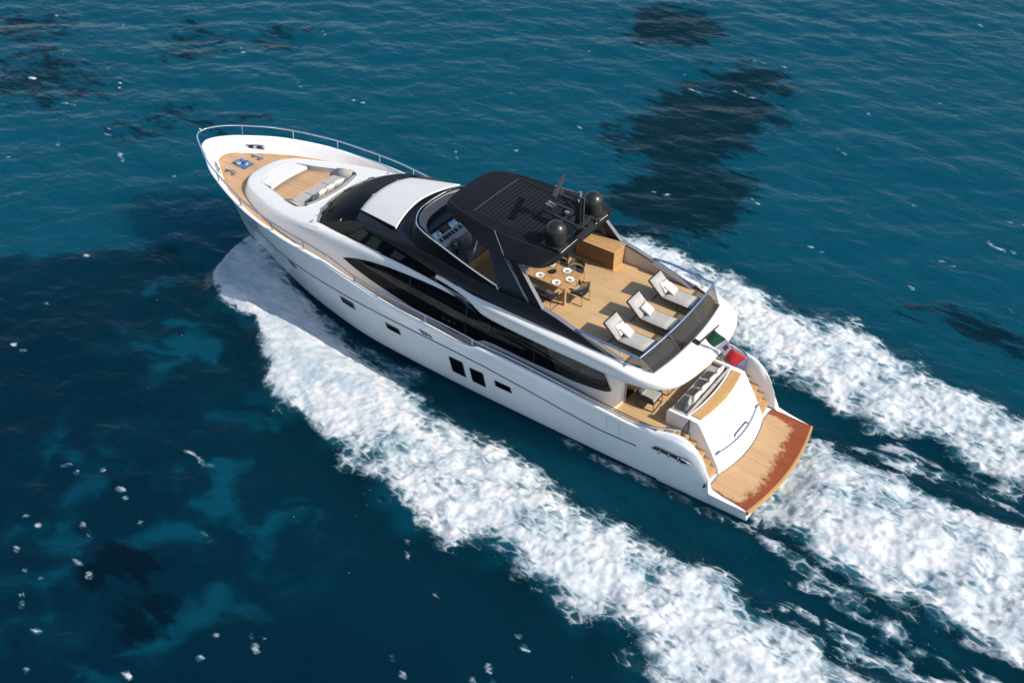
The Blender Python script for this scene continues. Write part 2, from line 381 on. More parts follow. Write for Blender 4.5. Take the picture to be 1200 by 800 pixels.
def build_hull():
    us = [0.0, 0.012, 0.03, 0.045, 0.0482, 0.0492, 0.0505, 0.0520, 0.0540, 0.0565, 0.062, 0.069, 0.077, 0.085, 0.094, 0.104, 0.115, 0.13] + [0.15+0.01*i for i in range(73)] + \
         [0.885, 0.9, 0.915, 0.93, 0.943, 0.955, 0.965, 0.973, 0.98, 0.986, 0.991, 0.995, 0.998, 1.0]
    ss = [0.0, 0.02, 0.06] + [0.06+0.94*i/17 for i in range(1, 18)]
    rows = []
    for u in us:
        row = [hull_us(u, s) for s in ss]
        xt, yt, zt = row[-1]
        # rounded gunwale, flat cap, inner face of the bulwark
        xc = u*28.12; yc = min(yc_c(xc), yt); xi = u*27.35; yi = min(yi_c(xi), yc)
        zi = 0.60+0.09*u*XB if u*XB < 2.775 else zd_c(xi)
        zi = min(zi, zt-0.02)
        w = max(yt-yc, 0.0); r_ = min(0.05, w*0.35)
        crown = 0.035*min(1.0, w/0.4) if u*XB > 1.6 else 0.0
        tk = max(0.0, min(1.0, (xt-1.38)/.22))*max(0.0, min(1.0, (4.6-xt)/1.5)); tk = tk*tk*(3-2*tk)*.34
        if tk > 0:
            for q in range(len(row)):       # the wing's side tumbles home towards its crown
                x_, y_, z_ = row[q]; s_ = z_/zt
                if s_ > .45: row[q] = (x_, y_-tk*.55*((s_-.45)/.55)**2, z_)
            xt, yt, zt0 = row[-1]; w = max(yt-yc, .04); r_ = min(.05, w*.35)
        row[-1] = (xt, yt, zt-r_*0.7-tk*.25)
        row += [(xt-0.02*(u > .9), yt-r_*0.3, zt-r_*0.2-tk*.19), (xt+(xc-xt)*.3, yt-max(r_, w*.3), zt+crown*.8-tk*.05), (xt+(xc-xt)*.6, yt-w*.62, zt+crown), (xc, yc+r_*.3, zt-r_*.15), (xc-0.01, yc, zt-r_*0.7)]
        zc = zt-r_*0.7
        for k in (0.33, 0.66, 1.0): row.append((xc+(xi-xc)*k, yc+(yi-yc)*k, zc+(zi-zc)*k))
        rows.append(row)
    m = MB().grid(rows)
    m.mirror()
    # closed stern below the platform
    st = [hull_us(0, s) for s in ss]; m.add([p for p in st]+[(x, -y, z) for x, y, z in st], [(i, i+1, len(ss)+i+1, len(ss)+i) for i in range(len(ss)-1)])
    hull = m.build('hull', M_HULL, YACHT, ang=50)
    # black bottom showing at the waterline
    rows = [[(lambda q: (q[0], q[1]+0.006, q[2]))(hull_us(u, s)) for s in (-0.6, -0.3, 0.0, 0.02, 0.05)] for u in us if 0.12 < u < 0.86]
    MB().grid(rows).mirror().build('boot_stripe', M_BOOT, hull)
    # knuckle line along the topsides
    zk = curve([(3.9, 1.50), (5.5, 1.50), (6.7, 1.62), (9.2, 1.97), (12, 2.27), (15, 2.32), (19.5, 2.32), (22, 2.2), (24.4, 2.05)])
    for sg in (1, -1):
        pts = []
        for i in range(60):
            x = 4.2+i*(24.6-4.2)/59; z = zk(x); pts.append((x, sg*(hull_xz(x, z)+0.004), z))
        MB().tube(pts, 0.028, 6).build('rubbing_strake', M_LINE, hull)
    # portholes: dark glass set in a recessed frame
    for x0, x1, z0, z1 in ((20.68, 21.16, 1.83, 2.16), (17.05, 17.80, 1.68, 2.04), (14.63, 15.33, 1.60, 1.92), (11.60, 12.18, 0.95, 1.76), (10.68, 11.23, 0.92, 1.66), (9.46, 10.12, 1.27, 1.59)):
        for sg in (1, -1):
            def ring(g):
                o = []
                for cx, cz, a0 in ((x1+g-.07, z1+g-.07, 0), (x0-g+.07, z1+g-.07, 90), (x0-g+.07, z0-g+.07, 180), (x1+g-.07, z0-g+.07, 270)):
                    for k in range(5):
                        a = R(a0+k*22.5); o.append((cx+.07*math.cos(a), cz+.07*math.sin(a)))
                return o
            P = lambda pts, d: [(x, sg*(hull_xz(x, z)+d), z) for x, z in pts]
            a, b, c_ = P(ring(0.05), 0.004), P(ring(0.028), 0.018), P(ring(0.0), 0.006)
            n_ = len(a); mm = MB(); mm.add(a+b+c_, [(i, (i+1) % n_, n_+(i+1) % n_, n_+i) for i in range(n_)]+[(n_+i, n_+(i+1) % n_, 2*n_+(i+1) % n_, 2*n_+i) for i in range(n_)])
            mm.build('porthole_frame', M_TRIM if z1-z0 < .5 else M_DARKGREY, hull)
            MB().add(P(ring(0.004), 0.009), [tuple(range(n_))]).build('porthole_glass', M_GLASS, hull)
    # badge: three dark raised letters with a pale surround
    for sg in (1, -1):
        P = lambda pts, d: [(x, sg*(hull_xz(x, z)+d), z) for x, z in pts]
        glyphs = [[(13.43, 2.56), (13.24, 2.55), (13.22, 2.40), (13.29, 2.41)], [(13.20, 2.55), (13.10, 2.54), (13.06, 2.42), (13.19, 2.40)], [(13.03, 2.54), (12.98, 2.53), (12.92, 2.40), (13.01, 2.41)]]
        mm = MB(); m2 = MB()
        for g in glyphs:
            g = [(13.18+(x-13.18)*1.25, 2.50+(z-2.475)*1.3) for x, z in g]; cx = sum(p[0] for p in g)/4; cz = sum(p[1] for p in g)/4
            big = [(cx+(x-cx)*1.35, cz+(z-cz)*1.35) for x, z in g]
            mm.add(P(big, 0.006)+P(big, 0.012), [(4, 5, 6, 7)]+[(i, (i+1) % 4, 4+(i+1) % 4, 4+i) for i in range(4)])
            m2.add(P(g, 0.01)+P(g, 0.02), [(4, 5, 6, 7)]+[(i, (i+1) % 4, 4+(i+1) % 4, 4+i) for i in range(4)])
        mm.build('badge_surround', M_WHITE, hull); m2.build('badge_letters', M_FRAME, hull)
    # mooring recess in the after quarter with cleat and chrome fairlead
    for sg in (1, -1):
        P = lambda pts, d: [(x, sg*(hull_xz(x, z)+d), z) for x, z in pts]
        o = [(3.62, 1.74), (3.46, 1.90), (2.30, 1.80), (2.2, 1.74), (2.24, 1.62), (2.45, 1.57)]
        MB().add(P(o, 0.006), [tuple(range(6))]).build('mooring_recess', M_DARKGREY, hull)
        mm = MB()
        for x in (3.3, 2.95, 2.6): mm.tube([P([(x, 1.66)], 0.0)[0], P([(x, 1.66)], 0.06)[0], P([(x, 1.80)], 0.06)[0], P([(x, 1.80)], 0.0)[0]], 0.022, 6)
        mm.tube(P([(3.5, 1.76), (3.0, 1.73), (2.5, 1.69)], 0.05), 0.02, 6); mm.build('mooring_cleat', M_TRIM, hull)
        MB().tube(P([(2.5, 1.83), (2.3, 1.79), (2.18, 1.72), (2.3, 1.63), (2.5, 1.58)], 0.03), 0.035, 8).build('fairlead', M_CHROME, hull)
        MB().tube(P([(1.60, 0.86), (1.56, 1.02)], 0.02), 0.04, 8).build('stern_light', M_FRAME, hull)
    for x in (4.84, 5.35):
        for sg in (1, -1): MB().tube([(x, sg*(hull_xz(x, z)+.001), z) for z in (1.66, 1.9, 2.15, 2.40)], .006, 4).build('shell_door_seam', M_SEAM, hull)
    return hull
M_SEAM = simple('seam_grey', (0.25, 0.27, 0.3), 0.5)
HULL = build_hull()

def build_decks():
    xs = [2.76+i*(27.35-2.76)/110 for i in range(111)]
    rows = [[(x, (yi_c(x)+.01)*t, zd_c(x)) for t in (-1, -.5, 0, .5, 1)] for x in xs if x <= 20.4]
    MB().grid(rows).build('main_deck', M_TEAK, YACHT)
    rows = [[(x, (yi_c(x)+.01)*t, zd_c(x)) for t in (-1, -.5, 0, .5, 1)] for x in xs if x >= 20.2]
    d = MB().grid(rows).build('foredeck', M_TEAKF, YACHT)
    # margin board round the foredeck
    out = [(x, yi_c(x)) for x in [19, 20, 21, 22, 23, 24, 25, 25.6, 26.2, 26.7, 27.0, 27.2, 27.33, 27.35]]
    for sg in (1, -1):
        a = [(x, sg*(y-.0), zd_c(x)+.006) for x, y in out]; b = [(x-.09*(x > 25), sg*max(y-.10, 0), zd_c(x)+.006) for x, y in out]
        m = MB(); n_ = len(a); m.add(a+b, [(i, i+1, n_+i+1, n_+i) for i in range(n_-1)]); m.build('margin_board', M_TEAKX, d)
    return d
FOREDECK = build_decks()

M_PLATE = simple('blue_plate', (0.045, 0.12, 0.30), 0.35)
def build_foredeck_gear():
    z = 3.735
    w = empty('anchor_windlass', (26.12, -0.02, z)); w.parent = YACHT
    MB().box((0, 0, .012), (0.86, 0.56, .024)).build('base_plate', M_PLATE, w, bevel=.008)
    for sx, sy in ((.12, .10), (-.2, -.06)):
        MB().lathe([(.10, .02), (.10, .05), (.06, .08), (.06, .15), (.09, .17), (.09, .21), (.04, .23), (0.001, .24)], (sx, sy, 0), 20).build('gypsy_drum', M_CHROME, w, ang=60)
    MB().tube([(.3, .12, .05), (.2, .16, .12), (.05, .18, .05)], .03, 8).build('chain_stopper', M_CHROME, w); MB().tube([(-.05, -.18, .04), (-.22, -.2, .1), (-.34, -.12, .04)], .03, 8).build('chain_stopper', M_CHROME, w)
    for y, s in ((0.74, 1), (-0.83, 1)):
        c = empty('deck_cleat', (26.0, y, z)); c.parent = YACHT
        MB().box((0, 0, .01), (.62, .1, .02), rz=.12*(-1 if y > 0 else 1)).build('foot_plate', M_TRIM, c, bevel=.005)
        MB().tube([(-.28, 0, .1), (-.2, 0, .115), (.2, 0, .115), (.28, 0, .1)], .028, 8).tube([(-.12, 0, .0), (-.12, 0, .11)], .03, 8).tube([(.12, 0, 0), (.12, 0, .11)], .03, 8).build('horn', M_CHROME, c)
        for px_, py_ in ((.2, .12), (-.2, .14)): MB().lathe([(.05, 0), (.05, .05), (.001, .07)], (px_, py_, 0), 12).build('roller_bollard', M_LINE, c)
    # fairlead openings through the bulwark
    for sg in (1, -1):
        f = MB(); x = 26.42; y = 1.11*sg
        f.tube([(x+.34, y-.19*sg, 3.90), (x+.36, y-.16*sg, 4.06), (x, y+.04*sg, 4.06), (x-.36, y+.22*sg, 4.06), (x-.38, y+.2*sg, 3.90), (x, y+.0*sg, 3.90)], .03, 8, closed=True)
        fo = f.build('fairlead_ring', M_CHROME, YACHT)
        for q in (-.18, .16):
            MB().box((x+q, y+(-q*.52-.02)*sg, 3.98), (.22, .03, .13), rz=math.atan2(-.52*sg, 1)).build('roller', M_FRAME, fo)
build_foredeck_gear()

def build_bow_rail():
    xs = [17.9, 18.5, 19.2, 20, 21, 22, 23, 24, 25, 26, 26.8, 27.4, 27.85, 28.1, 28.22]
    for_ = []
    for x in xs: for_.append((x+.14*max(0, (x-25)/3), ys_c(x)-.06+.10*max(0, (x-24)/4), zs_c(x)+.42))
    tip = [(28.44, 0.22, 4.63), (28.46, 0.0, 4.63)]
    port = [Vector(p) for p in for_]+[Vector(p) for p in tip[:1]]
    full = port+[Vector(tip[1])]+[Vector((p.x, -p.y, p.z)) for p in reversed(port)]
    rail = MB().tube(spline(full, 5), .036, 10).build('bow_rail', M_CHROME, YACHT, ang=60)
    for sg in (1, -1):
        for x in (27.1, 25.1, 23.1, 21.0, 19.2):
            i = x+.14*max(0, (x-25)/3)
            MB().tube([(x-.02, sg*(ys_c(x)-.10), zs_c(x)-.03), (i, sg*(ys_c(x)-.06+.10*max(0, (x-24)/4)), zs_c(x)+.42)], .024, 8).build('stanchion', M_CHROME, rail)
        # handrail over the low part of the bulwark, then close along its top to the cockpit
        side = [(18.0, zs_c(18)+.40), (17.2, 3.86), (16.5, 3.64), (15.4, 3.50), (13.8, 3.42), (12.4, 3.34), (11.2, 3.25), (10.7, 3.20), (9, 3.12), (7, 2.90), (5.5, 2.74), (4.2, 2.62), (3.5, 2.58)]
        pts = [(x, sg*(ys_c(x)-.11), z) for x, z in side]
        r2 = MB().tube(spline(pts, 4), .028, 8).build('side_rail', M_CHROME, YACHT, ang=60)
        for x in (16.6, 15.45, 13.15, 11.0, 8.45, 6.2, 4.9):
            z = zs_c(x); zt = curve([(a, b) for a, b in reversed(side)])(x)
            MB().box((x, sg*(ys_c(x)-.11), (z+zt)/2-.02), (.05, .03, max(zt-z, .05)+.02)).build('stanchion', M_TRIM, r2)
        pts = [(x, sg*(ys_c(x)-.30), zs_c(x)+.035) for x in (10.4, 9, 7.5, 6, 5, 4.2, 3.5)]
        MB().tube(spline(pts, 4), .018, 6).build('dark_capping', M_FRAME, YACHT)
    MB().tube([(28.47, 0, 4.6), (28.62, 0, 4.64)], .03, 8).build('bow_light', M_WHITE, YACHT)
build_bow_rail()

# ------------------------------------------------------------------ swim platform, transom, stairs
def build_stern():
    zp = lambda x: 0.60+0.09*x
    aft = lambda y: -0.34*(1-(y/2.6)**2)
    fwd = lambda y: 1.50-0.26*(1-min(1, abs(y)/1.72)**2) if abs(y) < 1.72 else 1.50
    N = 40; ys = [-2.46+4.92*i/N for i in range(N+1)]
    def edge(f, k=1.0): return [(f(y), y) for y in ys]
    m = MB()
    top = [[(aft(y)*1.0+(fwd(y)-aft(y))*t, y*(1+.055*(1-t)), zp(aft(y)+(fwd(y)-aft(y))*t)+.012) for t in (0.02, .1, .3, .6, 1)] for y in ys]
    plat = m.grid(top).build('swim_platform', M_TEAKP, YACHT)
    # edge band and the slab beneath
    o = [(aft(y)-.035, y*1.058, zp(aft(y))) for y in ys]
    m = MB(); n_ = len(o)
    m.add([(x, y, z+.018) for x, y, z in o]+[(x+.075, y, z+.018) for x, y, z in o]+[(x, y, z-.16) for x, y, z in o]+[(x+.075, y, z-.16) for x, y, z in o],
          [(i, i+1, n_+i+1, n_+i) for i in range(n_-1)]+[(i, i+1, 2*n_+i+1, 2*n_+i) for i in range(n_-1)]+[(2*n_+i, 2*n_+i+1, 3*n_+i+1, 3*n_+i) for i in range(n_-1)])
    m.build('edge_band', M_TEAKX, plat)
    m = MB(); sl = [[(aft(y)+.03+(fwd(y)+.5-aft(y))*t, y*(1+.05*(1-t)), zp(aft(y)+(fwd(y)-aft(y))*t)-d) for t, d in ((0, .30), (0, 0.006), (1, 0.006))] for y in ys]
    m.grid(sl); m.build('platform_slab', M_WHITE, plat)
    # transom door: raked and slightly bowed, with a seam near the top
    def door(y, t):
        b = 1-(y/1.7)**2
        x = 1.53+(2.53-1.53)*t-.26*b*(1-.2*t); z = .74+(2.43-.74)*t
        x -= .06*math.sin(math.pi*t)
        return (x, y, z)
    yy = [-1.70+3.4*i/24 for i in range(25)]
    tr = MB().grid([[door(y, t/14) for t in range(15)] for y in yy]).build('transom_door', M_WHITE, YACHT, ang=60)
    k = MB(); k.tube([tuple(Vector(door(y, .93))+Vector((-.004, 0, .0))) for y in yy], .008, 5); k.build('seam', M_FRAME, tr)
    h = []
    for i in range(21):
        y = -1.5+3.0*i/20; t = .395-.03*(1-(y/1.5)**2)
        p = Vector(door(y, t)); h.append(p+Vector((-.05, 0, .035)))
    rail = MB().tube(h, .021, 8).build('grab_rail', M_LINE2, tr)
    for q in (0, -1): MB().bar(h[q]-Vector((0, .11, 0)), h[q]+Vector((0, .11, 0)), .05, .05).build('rail_end', M_LINE2, tr)
    P0, P1 = Vector(door(-.47, .41)), Vector(door(.47, .41)); up = (Vector(door(0, .6))-Vector(door(0, .4))).normalized()
    MB().tube([P0+Vector((-.05, 0, .02)), P0+up*.10+Vector((-.04, .06, .02)), P1+up*.10+Vector((-.04, -.06, .02)), P1+Vector((-.05, 0, .02))], .026, 8).build('handle_frame', M_FRAME2, tr)
    # top of the transom: coaming, teak sun bench
    cz = 2.55
    out = sym([(2.42, 0), (2.43, 1.0), (2.52, 1.7)])
    def blk(xa, xb, y0, y1, z0, z1, name, mat, par, bev=.02):
        return MB().box(((xa+xb)/2, (y0+y1)/2, (z0+z1)/2), (xb-xa, y1-y0, z1-z0)).build(name, mat, par, bevel=bev)
    m = MB(); xa = lambda y: 2.53-.21*(1-(y/1.7)**2); xb = lambda y: 3.06-.16*(1-(y/1.7)**2)
    rows = [[(xa(y)-.002, y, 2.425), (xa(y)+.03, y, cz), (xb(y), y, cz), (xb(y)+.02, y, 2.0)] for y in yy]; m.grid(rows)
    co = m.build('transom_coaming', M_WHITE, YACHT)
    y3 = [-1.50+3.0*i/20 for i in range(21)]
    MB().grid([[(xa(y)+.08, y, cz-.01), (xa(y)+.085, y, cz+.028), (xb(y)-.10, y, cz+.028), (xb(y)-.095, y, cz-.01)] for y in y3]).build('teak_bench', M_TEAKX, co)
    for sg in (1, -1):   # side walls of the cockpit sofa / inner walls of the stairs
        w = MB(); pr = [(3.78, 1.9), (3.78, 2.50), (3.72, 2.56), (2.62, 2.56), (2.50, 2.50), (2.05, 1.80), (1.55, .92), (1.53, .66), (3.78, .66)]
        w.extrude([(x, sg*1.60, z) for x, z in pr], (0, sg*.125, 0)); w.build('stair_wall', M_WHITE, YACHT, bevel=.025)
        # four teak treads on white risers
        for i, (x, z) in enumerate(((2.56, 1.73), (2.20, 1.48), (1.95, 1.23), (1.70, 0.98))):
            xf = (2.80, 2.50, 2.22, 1.97)[i]; xo = x-.02
            t = MB(); t.add([(x-.10, sg*1.73, z), (xo+.0, sg*2.51, z), (xf+.04, sg*2.51, z), (xf+.04, sg*1.73, z)]+[(x-.10, sg*1.73, z-.045), (xo, sg*2.51, z-.045), (xf+.04, sg*2.51, z-.045), (xf+.04, sg*1.73, z-.045)],
                  [(0, 1, 2, 3), (4, 5, 6, 7), (0, 1, 5, 4), (1, 2, 6, 5), (2, 3, 7, 6), (3, 0, 4, 7)])
            st = t.build('stair_tread', M_TEAKX, YACHT, bevel=.01)
            MB().add([(x-.06, sg*1.73, z-.047), (xo+.04, sg*2.505, z-.047), (x+.4, sg*2.505, z-.047), (x+.4, sg*1.73, z-.047)]+[(x-.06, sg*1.73, .62), (xo+.04, sg*2.505, .62), (x+.4, sg*2.505, .62), (x+.4, sg*1.73, .62)],
                  [(0, 1, 5, 4), (1, 2, 6, 5), (2, 3, 7, 6), (3, 0, 4, 7)]).build('riser', M_TAUPE, st)
        MB().box((2.80, sg*2.09, 1.78), (.05, .74, .33)).build('top_riser', M_TAUPE, YACHT)
        # gate at the head of the stairs
        g = MB(); a, b = (2.86, sg*1.76), (2.80, sg*2.44)
        for zz in (2.06, 2.22, 2.38, 2.56): g.tube([(*a, zz), (*b, zz-.0)], .016 if zz < 2.5 else .03, 6)
        g.tube([(*a, 1.98), (*a, 2.58)], .022, 8); g.tube([(*b, 1.98), (*b, 2.58)], .022, 8); g.build('stair_gate', M_FRAME2 if sg > 0 else M_LINE2, YACHT)
        # curved handrail round the cockpit corner
        MB().tube(spline([(4.2, sg*(ys_c(4.2)-.16), 2.60), (3.6, sg*(ys_c(3.6)-.2), 2.62), (3.2, sg*2.66, 2.66), (2.95, sg*2.54, 2.66), (2.82, sg*2.46, 2.62)], 5), .032, 8).build('corner_rail', M_CHROME, YACHT)
        # inner cockpit bulwark lining below the rail
    # sofa against the transom
    so = empty('cockpit_sofa', (3.4, 0, 1.95)); so.parent = YACHT
    for i in range(3):
        y0, y1 = -1.58+1.053*i, -1.58+1.053*(i+1)
        MB().box((.04, (y0+y1)/2, .37), (.66, y1-y0-.012, .16)).build('seat_cushion', M_SEATFAB, so, bevel=.03, seg=3)
        MB().box((-.33, (y0+y1)/2, .50), (.10, y1-y0-.012, .24), ry=-.1).build('back_cushion', M_SEATFAB, so, bevel=.03, seg=3)
    MB().box((.0, 0, .14), (.74, 3.16, .28)).build('sofa_base', M_SEATFAB, so, bevel=.01)
    for sg in (1, -1): MB().box((.02, sg*1.55, .5), (.6, .07, .2)).build('sofa_arm', M_SEATFAB, so, bevel=.02)
    # mooring winches and bollards in the after corners
    for sg in (1, -1):
        for x, y in ((3.75, 2.45), (3.35, 2.2)):
            MB().lathe([(.11, 0), (.11, .04), (.06, .07), (.055, .18), (.09, .22), (.09, .25), (.001, .27)], (x, sg*y, 1.95), 18).build('capstan', M_CHROME, YACHT, ang=50)
    MB().box((3.30, -2.18, 2.06), (.42, .26, .2), rz=-.3).build('locker_hatch', M_LINE2, YACHT, bevel=.02)
M_LINE2 = simple('blue_tinted_steel', (0.16, 0.27, 0.5), 0.22, metal=0.75)
M_FRAME2 = simple('dark_steel', (0.05, 0.055, 0.07), 0.25, metal=0.6)
build_stern()
# ------------------------------------------------------------------ deckhouse and foredeck lounge
BASE = [(25.02, 0), (24.99, .40), (24.90, .80), (24.72, 1.15), (24.42, 1.50), (24.0, 1.78), (23.4, 2.05), (22.5, 2.36), (21.5, 2.60), (20.3, 2.76), (19, 2.82), (17.5, 2.82), (15, 2.78), (12, 2.76), (9.5, 2.76), (7.2, 2.70), (6.3, 2.58), (5.75, 2.40), (5.5, 2.15)]
CREASE = [(24.86, 0), (24.83, .36), (24.75, .72), (24.58, 1.02), (24.28, 1.32), (23.8, 1.55), (23.15, 1.80), (22.3, 2.08), (21.3, 2.32), (20.2, 2.46), (19, 2.48), (17.5, 2.42), (15, 2.40), (12, 2.50), (9.5, 2.58), (7.2, 2.56), (6.3, 2.48), (5.75, 2.32), (5.5, 2.10)]
zc_c = curve([(5.4, 4.12), (9.5, 4.12), (12, 4.22), (14, 4.34), (17, 4.42), (19, 4.42), (20.2, 4.32), (21.3, 4.20), (23.2, 4.07), (24.9, 4.00)])
def xy_at(tab, x):
    t = sorted(tab); return curve([(a+1e-5*i, b) for i, (a, b) in enumerate(t)])(x)
def lean(t): return .72*t+.28*(1-math.sqrt(max(0.0, 1-t**14)))
def side_wall(x, z):
    """half-beam of the deckhouse side at (x, z)"""
    yb = xy_at(BASE[5:], x); yt = xy_at(CREASE[5:], x); z0 = zd_c(x); z1 = zc_c(x)
    t = min(max((z-z0)/(z1-z0), 0), 1); return yb+(yt-yb)*lean(t)
def ztop(x, y):
    d = float(np.min(np.hypot(_CA[:, 0]-x, _CA[:, 1]-abs(y)))); d = min(1.0, d/.75)
    return zc_c(x)+.075*d*(2-d)
_CA = np.array([(p.x, p.y) for p in spline([(x, y, 0) for x, y in CREASE], 12)])
RECESS = [(24.15, 0), (24.10, .50), (23.90, .95), (23.55, 1.08), (23.2, 1.17), (22.6, 1.34), (21.9, 1.55), (21.35, 1.70), (21.0, 1.70), (20.75, 1.52), (20.58, 1.15), (20.48, .6), (20.45, 0)]
def build_deckhouse():
    b = [Vector((x, y, zd_c(x)-.03)) for x, y in BASE]; c = [Vector((x, y, zc_c(x))) for x, y in CREASE]
    b = spline(b, 5); c = spline(c, 5)
    rows = []
    for p, q in zip(b, c):
        row = []
        for k in range(9):
            t = (0, .2, .4, .58, .72, .82, .90, .96, 1)[k]; g = lean(t); row.append((p.x+(q.x-p.x)*g, p.y+(q.y-p.y)*g, p.z+(q.z-p.z)*t))
        n_ = Vector((q.x-p.x, q.y-p.y, 0)); rows.append(row)
    m = MB().grid(rows).mirror()
    # top with the lounge recess cut out
    ol = sym([(p.x, p.y) for p in c if p.x > 16])
    rc = sym([(p.x, p.y) for p in spline([(x, y, 0) for x, y in RECESS], 4)])
    cc = [p for p in c if p.x > 16]; ins = []
    for i, p in enumerate(cc):       # regular border strip, then the inner field
        a, b_ = cc[max(i-1, 0)], cc[min(i+1, len(cc)-1)]; t = (b_-a).normalized(); nn = Vector((t.y, -t.x, 0))
        if nn.y > 0: nn = -nn
        if i == 0: nn = Vector((-1, 0, 0))
        ins.append(nn)
    strip = [[(p.x+n_.x*d, max(p.y+n_.y*d, 0), ztop(p.x+n_.x*d, max(p.y+n_.y*d, 0))) for d in (0, .03, .08, .15, .22)] for p, n_ in zip(cc, ins)]
    m2 = MB().grid(strip).mirror(); m.add(m2.v, m2.f)
    ol = sym([(r_[-1][0], r_[-1][1]) for r_ in strip])
    panel(m, ol, lambda x, y: (x, y, ztop(x, y)), .22, [rc])
    # after bulkhead
    m.add([p for p in rows[-1]]+[(x, -y, z) for x, y, z in rows[-1]], [(i, i+1, 9+i+1, 9+i) for i in range(8)])
    house = m.build('deckhouse', M_WHITE, YACHT, ang=50)
    sd_ = MB().box((5.47, 0, 2.98), (.03, 3.3, 1.95)).build('saloon_door', M_GLASS, house)
    for y in (-1.65, -.55, .55, 1.65): MB().box((5.45, y, 2.98), (.03, .06, 1.97)).build('door_frame', M_TRIM, sd_)
    # --- saloon window: long dark sweep from the pointed tip to the squared after end
    lo = [(17.78, 3.70), (17.2, 3.50), (16.4, 3.28), (15.4, 3.06), (14.2, 2.85), (13.1, 2.70), (12.2, 2.62), (11.35, 2.64), (10.9, 2.86), (10.4, 2.90), (9.0, 2.87), (7.6, 2.85), (6.4, 2.82), (5.82, 2.79), (5.68, 2.82), (5.645, 2.90)]
    hi = [(5.88, 3.58), (6.12, 4.08), (9.5, 4.10), (12.0, 4.13), (13.4, 4.17), (14.5, 4.14), (15.5, 4.10), (16.4, 4.02), (17.0, 3.92), (17.5, 3.80)]
    for sg in (1, -1):
        f = lambda x, z: (x, sg*(side_wall(x, z)+.014), z)
        w = panel(MB(), lo+hi, f, .22).build('saloon_window', M_GLASS, house)
        g = lambda x, z: (x, sg*(side_wall(x, z)+.02), z)
        panel(MB(), [(7.65, 2.89), (6.4, 2.86), (5.86, 2.83), (5.73, 2.87), (5.93, 3.56), (6.15, 4.04), (8.4, 4.07)], g, .25).build('quarter_glass', M_GLASSGREY, w)
        # brown-grey band painting reflections and dim interior onto the glass, and the slim mullions
        panel(MB(), [(16.9, 3.82), (15.6, 3.60), (14.2, 3.40), (12.4, 3.26), (10.6, 3.20), (9.1, 3.26), (9.1, 3.34), (12.4, 3.60), (14.2, 3.72), (15.6, 3.84)], g, .25).build('reflection_band', M_REFLBAND, w)
        for x, z0, z1 in ((14.45, 3.42, 4.08), (11.75, 2.66, 4.06), (8.7, 2.92, 4.06)):
            MB().add([f2 for f2 in [(x-.025, sg*(side_wall(x, z0)+.03), z0), (x+.025, sg*(side_wall(x, z0)+.03), z0), (x+.025, sg*(side_wall(x, z1)+.03), z1), (x-.025, sg*(side_wall(x, z1)+.03), z1)]], [(0, 1, 2, 3)]).build('mullion', M_FRAME, w)
        # bright trim round the squared after end
        MB().tube([(5.66, sg*(side_wall(5.66, 2.87)+.02), 2.87), (5.90, sg*(side_wall(5.90, 3.58)+.02), 3.58), (6.12, sg*(side_wall(6.12, 4.06)+.02), 4.06)], .03, 6).build('window_trim', M_TRIM, w)
        # small maker's letters on the glass
        mm = MB()
        for x, ww in ((12.72, .16), (12.45, .14), (12.24, .08)):
            z = 2.98; mm.add([(x, sg*(side_wall(x, z)+.03), z), (x+ww, sg*(side_wall(x+ww, z)+.03), z+.0), (x+ww, sg*(side_wall(x+ww, z+.08)+.03), z+.07), (x, sg*(side_wall(x, z+.08)+.03), z+.08)], [(0, 1, 2, 3)])
        mm.build('window_lettering', M_DARKGREY, w)
        # long crease moulding on the foredeck side of the trunk
        pts = [(x, sg*(side_wall(x, zc_c(x)-.10)+.005), zc_c(x)-.10) for x in (23.6, 23, 22, 21, 20, 19.3)]
        MB().tube(spline(pts, 4), .012, 5).build('moulding', M_HULL, house)
    # --- lounge in the recess
    floor = panel(MB(), rc, lambda x, y: (x, y, 3.93), .35).build('recess_floor', M_SEATFAB, house)
    m = MB(); wl_ = []
    R3 = rc
    n_ = len(R3)
    m.add([(x, y, ztop(x, y)) for x, y in R3]+[(x, y, 3.90) for x, y in R3], [(i, (i+1) % n_, n_+(i+1) % n_, n_+i) for i in range(n_)])
    m.build('recess_wall', M_WALLGREY, house)
    m = MB(); m.tube([(x, y, ztop(x, y)+.002) for x, y in R3], .014, 6, closed=True).build('recess_rim', M_WHITE, house)
    # forward sun pad, white
    fr = lambda y: 24.10-.20*(y/1.0)**2
    bk = lambda y: 23.30-.10*(y/1.1)**2
    yy = [-1.06+2.12*i/20 for i in range(21)]
    MB().grid([[(fr(y), y*.93, 3.95), (fr(y)-.02, y*.93, ztop(fr(y), y*.9)-.012), ((fr(y)+bk(y))/2, y*.97, ztop(23.7, y*.9)-.008), (bk(y)+.02, y, ztop(23.3, y*.9)-.012), (bk(y), y, 3.95)] for y in yy]).build('sun_pad', M_WHITE, house)
    # teak table top with a curved forward edge
    tk = panel(MB(), sym([(23.30, 0), (23.28, .5), (23.21, 1.0), (23.15, 1.14), (22.6, 1.30), (21.92, 1.50), (21.90, 0)]), lambda x, y: (x, y, 4.0), .4).build('lounge_table', M_TEAKF, house, solid=.04)
    lo_ = empty('lounge_sofa', (21.3, 0, 3.9)); lo_.parent = YACHT
    for y0, y1 in ((-1.50, -.52), (-.51, .48), (.49, 1.45)):
        MB().box((.16, (y0+y1)/2, .12), (.86, y1-y0-.012, .15)).build('seat_cushion', M_GREYFAB, lo_, bevel=.025, seg=3)
    for sg in (1, -1): MB().add([(.62, sg*1.22, .18), (.6, sg*1.58, .36), (-.2, sg*1.72, .46), (-.2, sg*1.45, .2)], [(0, 1, 2, 3)]).build('side_backrest', M_SEATFAB, lo_, solid=.03)
